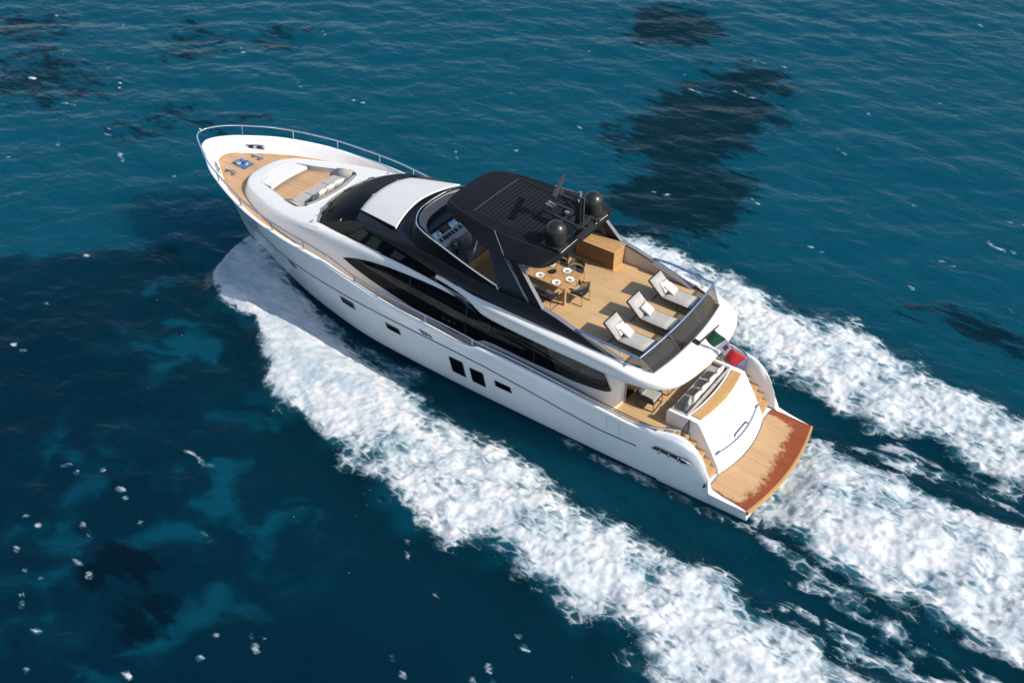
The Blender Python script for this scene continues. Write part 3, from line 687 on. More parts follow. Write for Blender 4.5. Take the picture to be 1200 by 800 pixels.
    bkx = lambda y: 20.72-21.3-.20*(1-(y/1.5)**2)
    yb_ = [-1.45+2.9*i/20 for i in range(21)]
    MB().grid([[(bkx(y)+.32, y*.93, .18), (bkx(y)+.26, y*.95, .40), (bkx(y)+.12, y, .47), (bkx(y)-.02, y, .46), (bkx(y)-.04, y, .1)] for y in yb_]).build('backrest', M_SEATFAB, lo_, ang=60)
    for sg in (1, -1):
        MB().lathe([(.05, 0), (.055, .05), (.03, .09), (.001, .1)], (19.66, sg*2.30, 4.42), 12).build('deck_light', M_CHROME, YACHT)
    return house
M_WALLGREY = simple('pale_grey_moulding', (0.60, 0.59, 0.58), 0.5)
M_REFLBAND = simple('painted_reflection', (0.05, 0.045, 0.036), 0.25, vary=0.4)
M_SHADEFAB = woven('shaded_mattress_fabric', (0.20, 0.235, 0.29))
HOUSE = build_deckhouse()

# ------------------------------------------------------------------ pilothouse: windscreen, side windows, black roof, white roof panel
RIDGE = [(17.62, 0.0, 5.44), (17.60, 0.8, 5.41), (17.58, 1.5, 5.31), (17.50, 2.0, 5.20), (16.6, 2.10, 5.28), (15.5, 2.15, 5.35), (13.8, 2.32, 5.36), (11.7, 2.52, 5.29), (10.2, 2.64, 5.32), (8.46, 2.66, 5.34), (7.0, 2.68, 5.02), (5.67, 2.67, 4.63)]
LOWER = [None, None, None, (17.5, 2.06, 5.14), (16.7, 2.20, 5.04), (15.7, 2.26, 4.96), (14.3, 2.34, 4.80), (11.9, 2.60, 4.63), (10.2, 2.71, 4.66), (8.46, 2.73, 4.63), (7.0, 2.73, 4.60), (5.67, 2.69, 4.56)]
def build_pilothouse():
    base = spline([(20.02, 0, 4.56), (19.98, .6, 4.55), (19.85, 1.2, 4.53), (19.66, 1.75, 4.49), (19.40, 2.22, 4.44)], 5)
    top = spline([(17.98, 0, 5.45), (17.96, .55, 5.435), (17.88, 1.1, 5.38), (17.74, 1.6, 5.29), (17.52, 2.04, 5.16)], 5)
    rows = []
    for p, q in zip(base, top):
        d = q-p; rows.append([tuple(p+d*t+Vector((.10, 0, .10))*math.sin(math.pi*t)) for t in (0, .2, .4, .6, .8, 1)])
    ws = MB().grid(rows).mirror().build('windscreen', M_GLASSWS, YACHT, ang=60)
    # wipers lying on the foot of the glass, with pale arms
    for y0, L in ((-1.5, .9), (-.4, .95), (.95, .85)):
        a = Vector((19.96-.09*y0*y0, y0, 4.60)); b = Vector((19.62-.10*(y0+L*.8)**2*.8, y0+L*.82, 4.74))
        w = MB().tube([a, (a+b)/2+Vector((.05, 0, .07)), b], .02, 6).build('wiper_arm', M_FRAME, ws)
        MB().bar(b+Vector((-.32, -.28, .20)), b+Vector((.12, .22, -.06)), .03, .04).build('wiper_blade', M_FRAME, ws)
    m = MB(); m.tube([p+Vector((.02, 0, .02)) for p in base], .035, 6).mirror(); m.build('windscreen_gasket', M_TRIM2, ws)
    # side windows
    bot = [(19.40, 2.225, 4.44), (18.4, 2.30, 4.46), (17.2, 2.33, 4.45), (16.0, 2.35, 4.42), (14.8, 2.38, 4.38), (13.2, 2.48, 4.36)]
    tp = [(17.52, 2.045, 5.16), (17.3, 2.07, 5.13), (16.7, 2.20, 5.04), (15.7, 2.26, 4.96), (14.3, 2.36, 4.76), (13.2, 2.49, 4.45)]
    for sg in (1, -1):
        B = spline(bot, 6); T = spline(tp, 6); rw = [[(p.x+(q.x-p.x)*t, sg*(p.y+(q.y-p.y)*t), p.z+(q.z-p.z)*t) for t in (0, .5, 1)] for p, q in zip(B, T)]
        sw = MB().grid(rw).build('side_window', M_GLASS, YACHT)
        def pane(u0, u1, t0=.10, t1=.92):
            o = []
            for u, t in ((u0, t0), (u1, t0), (u1, t1), (u0, t1)):
                i = int(u*(len(B)-1)); fr = u*(len(B)-1)-i; i2 = min(i+1, len(B)-1)
                p = B[i].lerp(B[i2], fr); q = T[i].lerp(T[i2], fr); v = p.lerp(q, t); o.append((v.x, sg*(v.y+.008), v.z))
            return o
        for u0, u1, t1 in ((.30, .40, .9), (.45, .545, .9), (.66, .74, .8)):
            MB().add(pane(u0, u1, .1, t1), [(0, 1, 2, 3)]).build('grey_pane', M_PANE, sw)  # dark-grey panes laid over the black glass
    # black roof between the ridges, from the brow aft to the fly windscreen
    half = spline([Vector(p) for p in RIDGE[:7]], 6)
    def zr(x, y):
        e = 5.16+.2*min(1, max(0, (17.6-x)/2)); return e+.26*(1-min(1, (y/2.2)**2))*min(1, .75+.25*(17.9-x))
    pts = [(17.96, 0), (17.94, .55), (17.86, 1.1), (17.72, 1.6), (17.51, 2.02), (16.6, 2.10), (15.5, 2.15), (14.4, 2.26), (14.4, 0)]
    m = MB(); ol = sym([(x, y) for x, y in pts[:-1]])
    panel(m, ol, lambda x, y: (x, y, min(zr(x, y), 5.50)), .3)
    roof = m.build('pilothouse_roof', M_BLACK, YACHT)
    # brow and flank faces from ridge line down to windows / white belt
    for sg in (1, -1):
        r_ = spline(RIDGE[3:], 6); l_ = spline(LOWER[3:], 6)
        rows = [[(p.x+(q.x-p.x)*t, sg*(p.y+(q.y-p.y)*t+.03*math.sin(math.pi*t)), p.z+(q.z-p.z)*t) for t in (0, .25, .5, .75, 1)] for p, q in zip(r_, l_)]
        MB().grid(rows).build('flank_panel', M_BLACK, YACHT, ang=60)
        # grey cap on the ridge aft of the fold, and the inner lining
        cap = [(p.x, p.y, p.z) for p in r_ if p.x <= 8.47]
        n_ = len(cap); m = MB()
        m.add([(x, sg*(y+.01), z+.012) for x, y, z in cap]+[(x, sg*(y-.17), z+.02) for x, y, z in cap]+[(x, sg*(y-.17), z-.05) for x, y, z in cap], [(i, i+1, n_+i+1, n_+i) for i in range(n_-1)]+[(n_+i, n_+i+1, 2*n_+i+1, 2*n_+i) for i in range(n_-1)])
        m.build('coaming_cap', M_GREYCAP, YACHT)
        MB().grid([[(x, sg*2.5, 4.5), (x, sg*2.5, max(z-.03, 4.56))] for x, z in ((9.0, 5.3), (8.46, 5.32), (7.7, 5.16), (7.0, 5.0), (6.3, 4.8), (5.7, 4.62))]).build('coaming_lining', M_BEIGE, YACHT)
        MB().grid([[(x, sg*(y-.12), 4.5), (x, sg*(y-.06), 5.27)] for x, y in ((14.6, 2.2), (13.8, 2.3), (12.5, 2.44), (11, 2.54), (9, 2.62))]).build('fly_lining', M_DARKGREY, YACHT)
    # white roof panel with a lifted after lip
    fx = lambda y: 17.97-.13*(y/1.55)**2-.02
    ax = lambda y: 15.98-.42*(abs(y)/1.95)**1.7
    N = 24; rows = []
    for i in range(N+1):
        a = -1+2*i/N; row = []
        for t in (0, .02, .12, .3, .5, .7, .88, .98, 1.0):
            yh = 1.50+.46*t; y = a*yh; x = fx(a*1.5)+(ax(a*1.95)-fx(a*1.5))*t
            z = 5.27+.27*t**.9+.20*(1-a*a)*(1-.35*t)
            if t == 0: z -= .05
            if t == 1.0: z -= .05
            row.append((x, y, z))
        rows.append(row)
    m = MB().grid(rows); 
    rp = m.build('roof_panel', M_ROOF, roof, ang=50)
    MB().tube([rows[0][k] for k in range(1, 8)], .02, 6).tube([rows[-1][k] for k in range(1, 8)], .02, 6).build('panel_edge', M_FRAME, roof)
M_PANE = simple('grey_interior', (0.045, 0.043, 0.04), 0.15, vary=0.3)
M_TRIM2 = simple('pale_gasket', (0.20, 0.185, 0.15), 0.6)
build_pilothouse()

# ------------------------------------------------------------------ flybridge
def build_flybridge():
    # white belt and after overhang, one hollow moulding
    OUT = [(13.3, 2.50, 4.62, 4.48, 2.45), (12.6, 2.60, 4.63, 4.45, 2.5), (12.0, 2.70, 4.63, 4.42, 2.6), (11.5, 2.80, 4.63, 4.34, 2.68), (11.1, 2.87, 4.63, 4.20, 2.7), (10.7, 2.91, 4.64, 4.10, 2.71), (9.5, 2.96, 4.64, 4.06, 2.72), (8, 3.0, 4.64, 4.06, 2.73), (6.5, 3.0, 4.63, 4.06, 2.72),
           (5.5, 2.99, 4.60, 4.05, 2.68), (4.9, 2.96, 4.54, 4.04, 2.55), (4.4, 2.89, 4.46, 4.03, 2.45), (3.95, 2.76, 4.40, 4.03, 2.36), (3.6, 2.55, 4.36, 4.03, 2.3), (3.32, 2.2, 4.33, 4.03, 2.1), (3.15, 1.7, 4.31, 4.03, 1.7), (3.03, 1.0, 4.29, 4.03, 1.0), (2.98, 0.4, 4.28, 4.03, .4), (2.97, 0, 4.28, 4.03, 0)]
    glx = lambda y: 4.12-.20*(1-min(1, (y/2.33)**2))
    rows = []
    P = spline([Vector((o[0], o[1], o[2])) for o in OUT], 5); Q = spline([Vector((o[0], o[3], o[4])) for o in OUT], 5)
    for p, q in zip(P, Q):
        x, y, zt, zb, yi = p.x, p.y, p.z, q.y, q.z
        if x > 4.45: inn = (x, yi, zt+.04)
        else:
            yy_ = min(yi, 2.34); inn = (max(glx(yy_), x+.05), yy_, 4.43)
        cx, cy = (inn[0]-x), (inn[1]-y); L = math.hypot(cx, cy) or 1; cx /= L; cy /= L
        rows.append([(x+cx*1.2, y+cy*1.2 if y > .3 else y, zb-.01), (x+cx*.15, y+cy*.15, zb-.01), (x+cx*.03, y+cy*.03, zb+.03), (x, y, zb+.10), (x, y, zt-.10), (x+cx*.025, y+cy*.025, zt-.035), (x+cx*.09, y+cy*.09, zt), inn])
    belt = MB().grid(rows).mirror().build('flybridge_belt', M_WHITE, YACHT, ang=50)
    # intake behind the belt's slanted forward end
    for sg in (1, -1):
        o = [(12.95, 2.57, 4.40), (11.75, 2.80, 4.42), (11.2, 2.885, 4.20), (11.02, 2.90, 4.12), (11.7, 2.74, 4.12), (12.3, 2.62, 4.24)]
        MB().add([(x, sg*(y+.012), z) for x, y, z in o], [tuple(range(6))]).build('air_intake', M_INTAKE, belt)
    # soffit
    panel(MB(), sym([(12.5, 2.5), (9, 2.8), (5, 2.85), (4.2, 2.7), (3.4, 2.0), (3.1, 1.0), (3.05, 0)]), lambda x, y: (x, y, 4.025), .8).build('soffit', M_WHITE, YACHT)
    # teak deck
    fl = sym([(14.9, 1.6), (14.4, 2.05), (13, 2.3), (11, 2.5), (9, 2.56), (6, 2.56), (5.2, 2.52), (4.6, 2.40), (4.29, 2.33), (4.14, 1.3), (4.09, .0)])
    fd = panel(MB(), fl, lambda x, y: (x, y, 4.55), .6).build('fly_deck', M_TEAK, YACHT)
    MB().add([(x, y, 4.556) for x, y in ((9.9, -1.62), (8.02, -1.62), (8.02, -2.49), (8.07, -2.49), (8.07, -1.67), (9.9, -1.67))], [tuple(range(6))]).build('deck_margin', M_TEAKX, fd)
    # after bulwark of smoked glass, leaning forward, with its rail
    def bot(y): return Vector((glx(y)+.02, y, 4.42))
    def top(y):
        return Vector((4.60-.17*(1-min(1, (y/2.59)**2)), y*2.59/2.33, 5.03))
    ys_ = [-2.33+4.66*i/30 for i in range(31)]
    gl = MB().grid([[tuple(bot(y)), tuple(bot(y).lerp(top(y), .5)), tuple(top(y))] for y in ys_]).build('aft_glass', M_SMOKE, YACHT)
    for y in (-.78, .78): MB().tube([bot(y), top(y)], .008, 4).build('glass_joint', M_GREYCAP, gl)
    MB().tube([bot(y)+Vector((-.015, 0, .015)) for y in ys_], .03, 6).build('glass_sill', M_GREYCAP, gl)
    side = [Vector((7.05, 2.62, 5.10)), Vector((6.4, 2.66, 5.12)), Vector((5.5, 2.64, 5.08)), Vector((4.75, 2.60, 5.04))]
    rail = side+[top(y) for y in reversed(ys_)]+[Vector((p.x, -p.y, p.z)) for p in reversed(side)]
    MB().tube(rail, .04, 8).build('fly_rail', M_LINE2, YACHT)
    MB().tube([p+Vector((-.015, 0, .028)) for p in [top(y) for y in ys_]], .022, 6).build('rail_highlight', M_CHROME, YACHT)
    for sg in (1, -1):
        MB().tube([(5.35, sg*2.63, 5.07), (5.02, sg*2.72, 4.60)], .02, 6).tube([(5.02, sg*2.66, 4.60), (5.0, sg*2.80, 4.59)], .03, 6).build('rail_stanchion', M_CHROME, YACHT)
        MB().tube([tuple(bot(sg*2.33)), tuple(top(sg*2.33))], .016, 6).build('glass_edge', M_GREYCAP, gl)
        MB().add([(4.16, sg*2.345, 4.44), (5.55, sg*2.66, 4.62), (5.75, sg*2.64, 5.08), (4.6, sg*2.59, 5.03)], [(0, 1, 2, 3)]).build('side_glass', M_CLEAR, gl)
        # grey fin that ends the coaming
        MB().grid([[(x, sg*(2.66-.02), z), (x, sg*(2.66-.13), z+.03), (x, sg*(2.66-.26), z-.06)] for x, z in ((7.0, 5.03), (6.5, 4.93), (6.0, 4.80), (5.6, 4.69), (5.3, 4.60))]).build('coaming_fin', M_GREYCAP, YACHT)
    # forward wind deflector: smoked glass with a polished rim
    def rim(k):
        return k
    hb = spline([(15.62, 0, 5.44), (15.58, .7, 5.42), (15.40, 1.35, 5.38), (14.95, 1.95, 5.36), (14.2, 2.26, 5.36), (13.0, 2.38, 5.33), (11.8, 2.50, 5.29), (10.5, 2.61, 5.31)], 6)
    ht = spline([(15.36, 0, 5.90), (15.30, .7, 5.90), (15.10, 1.25, 5.90), (14.72, 1.72, 5.89), (14.15, 1.98, 5.86), (13.05, 2.24, 5.80), (11.8, 2.41, 5.60), (10.45, 2.56, 5.42)], 6)
    wd = MB().grid([[tuple(p), tuple(p.lerp(q, .5)), tuple(q)] for p, q in zip(hb, ht)]).mirror().build('wind_deflector', M_SMOKE2, YACHT)
    rp = ht+[Vector((10.35, 2.61, 5.33))]
    MB().tube([Vector((p.x, -p.y, p.z)) for p in reversed(rp)]+rp[1:], .028, 8).build('deflector_rim', M_CHROME, wd)
    inn = spline([(15.16, 0, 5.80), (15.10, .7, 5.80), (14.92, 1.2, 5.80), (14.55, 1.62, 5.79), (14.0, 1.86, 5.76)], 5)
    lo_ = [p+Vector((-.20, -.05 if p.y > .1 else 0, -.12)) for p in inn]
    MB().grid([[tuple(p+Vector((.12, 0, .07))), tuple(p), tuple(q)] for p, q in zip(inn, lo_)]).mirror().build('deflector_lining', M_TAUPE2, wd)
    # dash under the deflector and the helm
    panel(MB(), sym([(15.35, 0), (15.25, .7), (15.0, 1.25), (14.6, 1.75), (14.1, 2.0), (13.95, 2.05), (13.95, 0)]), lambda x, y: (x, y, 5.42+.12*(x-14)/1.3), .35).build('dash_top', M_BLACK, YACHT)
    hc = empty('helm_console', (13.9, .85, 4.55)); hc.parent = YACHT
    MB().extrude([(.08, -.85, 0), (.08, -.85, .90), (-.02, -.85, .98), (-.42, -.85, .80), (-.42, -.85, .0)], (0, 1.75, 0)).build('console_body', M_CONSOLE, hc, bevel=.02)
    MB().extrude([(.32, -.85, .86), (.32, -.85, 1.02), (.02, -.85, .88), (-.02, -.85, .84)], (0, 1.75, 0)).build('instrument_panel', M_FRAME, hc)
    sl = Vector((.30, 0, .155)).normalized()
    def disp(y, w, name, mat, u0=.03, u1=.29, off=.014):
        a = Vector((-.0, 0, .875)); nn = Vector((-sl.z, 0, sl.x))
        P = [a+sl*u0+nn*off+Vector((0, y-w/2, 0)), a+sl*u0+nn*off+Vector((0, y+w/2, 0)), a+sl*u1+nn*off+Vector((0, y+w/2, 0)), a+sl*u1+nn*off+Vector((0, y-w/2, 0))]
        MB().extrude(P, nn*.01).build(name, mat, hc)
    disp(.55, .40, 'display', M_SCREEN); disp(-.42, .40, 'display', M_SCREEN); disp(.07, .34, 'switch_panel', M_DARKGREY)
    s2 = Vector((-.40, 0, -.18)).normalized(); n2 = Vector((-s2.z, 0, s2.x)); n2 = n2 if n2.z > 0 else -n2
    for y, w in ((.70, .10), (.42, .30), (.18, .12), (-.0, .12), (-.2, .16), (-.45, .12)):
        a = Vector((-.05, y, .972)); P = [a+s2*.04+n2*.004-Vector((0, w/2, 0)), a+s2*.04+n2*.004+Vector((0, w/2, 0)), a+s2*.2+n2*.004+Vector((0, w/2, 0)), a+s2*.2+n2*.004-Vector((0, w/2, 0))]
        MB().extrude(P, n2*.015).build('control_panel', M_FRAME, hc)
    wh = MB(); cc = Vector((-.62, .42, .78)); ax_ = Vector((-.8, 0, .6)); e1 = Vector((0, 1, 0)); e2 = ax_.cross(e1)
    wh.tube([cc+(e1*math.cos(a)+e2*math.sin(a))*.22 for a in [k*2*math.pi/20 for k in range(20)]], .022, 6, closed=True)
    for k in range(3): a = k*2.09+.5; wh.tube([cc, cc+(e1*math.cos(a)+e2*math.sin(a))*.22], .014, 6)
    wh.tube([cc, cc-ax_*.22], .03, 8); wh.build('steering_wheel', M_FRAME, hc)
    MB().lathe([(.05, -.02), (.05, .02), (.0, .03)], tuple(cc), 14).build('wheel_hub', M_CHROME, hc)
    # helm bench
    hs = empty('helm_seat', (12.75, .85, 4.55)); hs.parent = YACHT
    MB().box((0, 0, .2), (.6, 1.6, .4)).build('seat_base', M_WOOD, hs, bevel=.02)
    MB().box((.06, 0, .47), (.56, 1.6, .14)).build('seat_cushion', M_SEATG, hs, bevel=.03)
    MB().box((-.28, 0, .72), (.14, 1.6, .5), ry=-.15).build('seat_back', M_SEATG, hs, bevel=.03)
    MB().tube([(.30, .55, .42), (.36, .62, .62), (.30, .66, .80)], .05, 8).build('armrest', M_FRAME, hs)
    sf = empty('fly_sofa', (12.9, -1.2, 4.55)); sf.parent = YACHT
    MB().box((0, 0, .2), (1.8, 1.2, .4)).build('sofa_base', M_WOOD, sf, bevel=.02); MB().box((0, 0, .47), (1.8, 1.2, .14)).build('seat_cushion', M_SEATG, sf, bevel=.03)
M_INTAKE = simple('dark_blue_recess', (0.012, 0.03, 0.055), 0.3)
M_TAUPE2 = simple('grey_lining', (0.20, 0.185, 0.17), 0.6)
M_CONSOLE = simple('pale_console', (0.46, 0.47, 0.48), 0.4)
M_SEATG = woven('dark_grey_fabric', (0.11, 0.115, 0.125))
build_flybridge()

# ------------------------------------------------------------------ hardtop, side wings, mast, domes, radar
def build_hardtop():
    C = [(13.66, 0), (13.63, .7), (13.52, 1.15), (13.25, 1.42), (12.75, 1.60), (12.0, 1.74), (11.1, 1.84), (10.2, 1.80), (9.3, 1.74), (8.70, 1.66), (8.53, 1.63), (8.485, 1.60), (8.48, 1.55), (8.48, .6), (8.48, 0)]
    O = [(13.80, 0), (13.77, .72), (13.66, 1.22), (13.42, 1.50), (12.95, 1.75), (12.2, 2.0), (11.2, 2.40), (10.3, 2.52), (9.4, 2.48), (8.98, 2.40), (8.74, 2.22), (8.60, 1.92), (8.57, 1.72), (8.56, .7), (8.56, 0)]
    zt = lambda x: 7.18 if x > 12 else 7.18-.17*(12-x)/3.5
    zo = curve([(8.5, 6.72), (9.5, 6.74), (11, 6.77), (12.2, 6.86), (13, 6.95), (13.8, 7.02)])
    c = spline([(x, y, zt(x)) for x, y in C], 6); o = spline([(x, y, zo(x)) for x, y in O], 6)
    rows = [[(q.x, q.y, q.z-.02), (q.x, q.y, q.z), (q.x+(p.x-q.x)*.3, q.y+(p.y-q.y)*.3, q.z+(p.z-q.z)*.36), (q.x+(p.x-q.x)*.7, q.y+(p.y-q.y)*.7, q.z+(p.z-q.z)*.76), (p.x+(q.x-p.x)*.04, p.y+(q.y-p.y)*.04, p.z-.005), (p.x, p.y, p.z)] for p, q in zip(c, o)]
    m = MB().grid(rows).mirror()
    cz = lambda x, y: (x, y, zt(x)+.05*(1-min(1, (y/1.85)**2))-.0)
    ol = sym([(p.x, p.y) for p in c])
    sk = [(12.30, 1.36), (12.30, -1.36), (9.62, -1.36), (9.62, 1.36)]
    A = np.array(ol)
    def lift(x, y):
        d = np.min(np.hypot(A[:, 0]-x, A[:, 1]-y)); return (x, y, zt(x)+.05*(1-min(1, (y/1.85)**2))*min(1, d/.3))
    panel(m, ol, lift, .3, [sk])
    panel(m, sym([(p.x, p.y) for p in o]), lambda x, y: (x, y, zo(x)-.02), .5)
    top = m.build('hardtop', M_BLACKTOP, YACHT, ang=30)
    for sg in (1, -1): MB().tube([(p.x, sg*p.y, p.z) for p in c if p.y > 1.3 and p.x > 8.7], .012, 5).build('edge_groove', M_FRAME, top)
    # louvred opening roof: recessed tray with slats
    zb = lambda x, y: zt(x)+.05*(1-min(1, (y/1.85)**2))
    panel(MB(), sk, lambda x, y: (x, y, zb(x, y)-.05), .4).build('louvre_tray', M_FRAME, top)
    m = MB(); m2 = MB(); n_ = 16; dx = (12.27-9.65)/n_
    for i in range(n_):
        x0 = 9.65+i*dx+.012; x1 = x0+dx-.028
        for y0, y1 in ((-1.34, -.67), (-.67, 0), (0, .67), (.67, 1.34)):
            m.add([(x0, y0, zb(x0, y0)-.016), (x0, y1, zb(x0, y1)-.016), (x1, y1, zb(x1, y1)-.004), (x1, y0, zb(x1, y0)-.004)], [(0, 1, 2, 3)])
            m2.add([(x1+.003, y0, zb(x1, y0)-.002), (x1+.003, y1, zb(x1, y1)-.002), (x1+.019, y1, zb(x1, y1)-.002), (x1+.019, y0, zb(x1, y0)-.002)], [(0, 1, 2, 3)])
    sl = m.build('louvre_slats', M_BLACKTOP, top); m2.build('slat_edges', M_SLAT, top)
    m = MB(); q = [(12.33, 1.39), (12.33, -1.39), (9.6, -1.39), (9.6, 1.39)]
    m.tube([(x, y, zb(x, y)+.0) for x, y in densify(q, .3)], .018, 5, closed=True); m.build('louvre_frame', M_FRAME, top)
    MB().tube([(8.52, y, zt(8.5)+.03*(1-(y/1.5)**2)) for y in [-1.5+3.0*i/12 for i in range(13)]], .026, 6).build('aft_trim', M_TRIM, top)
    # antennas' shallow pod at the after end
    MB().box((8.95, 0, zt(8.9)+.06), (.80, 3.12, .05)).build('equipment_base', M_FRAME, top, bevel=.02)
    for sg in (1, -1):
        # broad raked wing panel, then the aft blade with its grey edge
        w = [(11.02, 2.40, 6.72), (10.15, 2.46, 6.72), (8.72, 2.60, 5.34), (8.66, 2.62, 5.22), (9.6, 2.60, 5.22), (10.35, 2.56, 5.30)]
        wing = MB().extrude([(x, sg*y, z) for x, y, z in [(10.96, 2.38, 6.74), (10.20, 2.44, 6.74), (9.10, 2.56, 5.30), (9.16, 2.57, 5.22), (10.30, 2.54, 5.26)]], (0, -sg*.06, 0)).build('side_wing', M_WING, YACHT, bevel=.01)
        MB().bar((10.18, sg*2.455, 6.70), (9.08, sg*2.575, 5.28), .05, .02, up=(0, 1, 0)).build('wing_edge', M_TRIM, wing)
        b = [(10.05, 2.44, 6.74), (9.72, 2.44, 6.74), (8.50, 2.64, 5.35), (8.72, 2.64, 5.28), (9.0, 2.62, 5.28)]
        bl = MB().extrude([(x, sg*y, z) for x, y, z in b], (0, -sg*.10, 0)).build('arch_blade', M_BLACK, YACHT, bevel=.015)
        MB().extrude([(9.72, sg*2.45, 6.74), (9.72, sg*2.30, 6.74), (8.46, sg*2.50, 5.36), (8.46, sg*2.66, 5.36)], (-.02, 0, -.01)).build('blade_edge', M_GREYCAP, bl)
        MB().tube([(11.55, sg*2.14, 6.86), (11.85, sg*2.32, 5.45)], .032, 8).build('hardtop_post', M_CHROME, YACHT)
        MB().tube([(11.05, sg*1.87, 7.13), (10.2, sg*2.48, 6.76), (9.05, sg*2.62, 5.45)], .018, 6).build('halyard_tube', M_GREYCAP, top)
        # satellite domes
        d = MB(); r_ = .385
        pr = [(.29, 0), (.31, .03), (.36, .05), (.375, .08), (.38, .46)]+[(r_*math.cos(a)+.0, .48+r_*math.sin(a)*1.02) for a in [k*math.pi/2/10 for k in range(0, 10)]]+[(.001, .48+r_*1.02)]
        dm = d.lathe(pr, (8.95, sg*1.17, zt(8.9)+.06), 36).build('satellite_dome', M_DOME, top, ang=70)
        MB().lathe([(.382, .44), (.388, .45), (.388, .47), (.384, .48)], (8.95, sg*1.17, zt(8.9)+.06), 36).build('dome_seam', M_FRAME, dm)
    MB().tube([(8.78, -1.32, 7.85), (8.74, -1.36, 8.02)], .012, 6).build('whip_aerial', M_FRAME, top)
    mast = MB().extrude([(8.66, -.09, 7.02), (8.92, -.09, 7.02), (8.86, -.09, 8.42), (8.70, -.09, 8.42)], (0, .18, 0)).build('mast', M_FRAME, YACHT, bevel=.01)
    MB().bar((8.67, .0, 7.05), (8.69, .0, 8.4), .05, .19, up=(1, 0, 0)).build('mast_face', M_DARKGREY, mast)
    m = MB()
    m.bar((8.15, .38, 7.42), (9.95, .28, 7.55), .12, .05).bar((8.15, -.38, 7.42), (9.95, -.28, 7.55), .12, .05)
    m.bar((8.55, .5, 7.45), (8.55, -.5, 7.45), .16, .05).bar((9.2, .45, 7.50), (9.2, -.45, 7.50), .10, .05).bar((9.9, .36, 7.55), (9.9, -.36, 7.55), .12, .05)
    m.bar((8.2, -.05, 7.46), (8.2, .9, 7.40), .24, .04)
    for x, y in ((8.35, .36), (8.35, -.36), (9.6, .3), (9.6, -.3)): m.bar((x, y, 7.05), (x, y, 7.5), .06, .06, up=(1, 0, 0))
    m.build('mast_frame', M_FRAME, mast)
    m = MB(); m.bar((8.80, 0, 8.15), (9.68, 0, 8.2), .12, .08).bar((8.82, 0, 7.7), (9.5, 0, 8.16), .06, .06); m.build('radar_bracket', M_FRAME, mast)
    rd = empty('radar', (9.66, .0, 8.22)); rd.parent = YACHT
    MB().lathe([(.19, 0), (.2, .05), (.18, .13), (.08, .16), (.08, .2), (.001, .2)], (0, 0, 0), 20).build('radar_base', M_FRAME, rd)
    MB().box((0, 0, .27), (.15, 1.50, .14), rz=.36).build('scanner_bar', M_SCAN, rd, bevel=.03)
    m = MB()
    for y in (-.16, .0): m.tube([(9.85, y+.05, 7.62), (9.95, y+.05, 7.64), (10.12, y+.05, 7.66)], [.022, .032, .055], 12)
    m.build('horn', M_TRIM, mast)
    MB().lathe([(.05, 0), (.06, .1), (.06, .16), (.001, .18)], (8.78, 0, 8.42), 12).build('mast_light', M_CHROME, mast)
    MB().lathe([(.035, 0), (.04, .08), (.001, .1)], (8.74, .15, 8.30), 10).build('navigation_light', M_CHROME, mast)
    MB().lathe([(.05, 0), (.10, .03), (.10, .07), (.001, .1)], (9.55, -.42, 7.22), 14).build('gps_mushroom', M_TRIM, mast)
M_WING = simple('dark_slate_panel', (0.022, 0.027, 0.038), 0.3, coat=0.2, vary=0.1)
M_SLAT = simple('slat_edge', (0.045, 0.046, 0.05), 0.5, spec=.2)
M_DOME = simple('black_dome', (0.014, 0.014, 0.015), 0.33)
M_SCAN = simple('dark_scanner', (0.03, 0.03, 0.033), 0.4)
build_hardtop()
# ------------------------------------------------------------------ loose furniture
def cushion_mesh(w, d, t, mat, name, parent=None):
    """pinched square cushion lying in the XY plane, centre at the origin"""
    n = 12; rows_t = []; rows_b = []
    for i in range(n+1):
        a = -1+2*i/n; rt = []; rb = []
        for j in range(n+1):
            b = -1+2*j/n
            pin = 1-.10*(1-abs(b)**2)*abs(a)**4; pin2 = 1-.10*(1-abs(a)**2)*abs(b)**4
            h = t/2*((1-a**4)*(1-b**4))**.45*(1+.05*math.sin(7*a+3*b)+.05*math.sin(5*b-2*a))
            rt.append((a*w/2*pin, b*d/2*pin2, h)); rb.append((a*w/2*pin, b*d/2*pin2, -h*.9))
        rows_t.append(rt); rows_b.append(rb)
    return MB().grid(rows_t).grid(rows_b).build(name, mat, parent, ang=None)

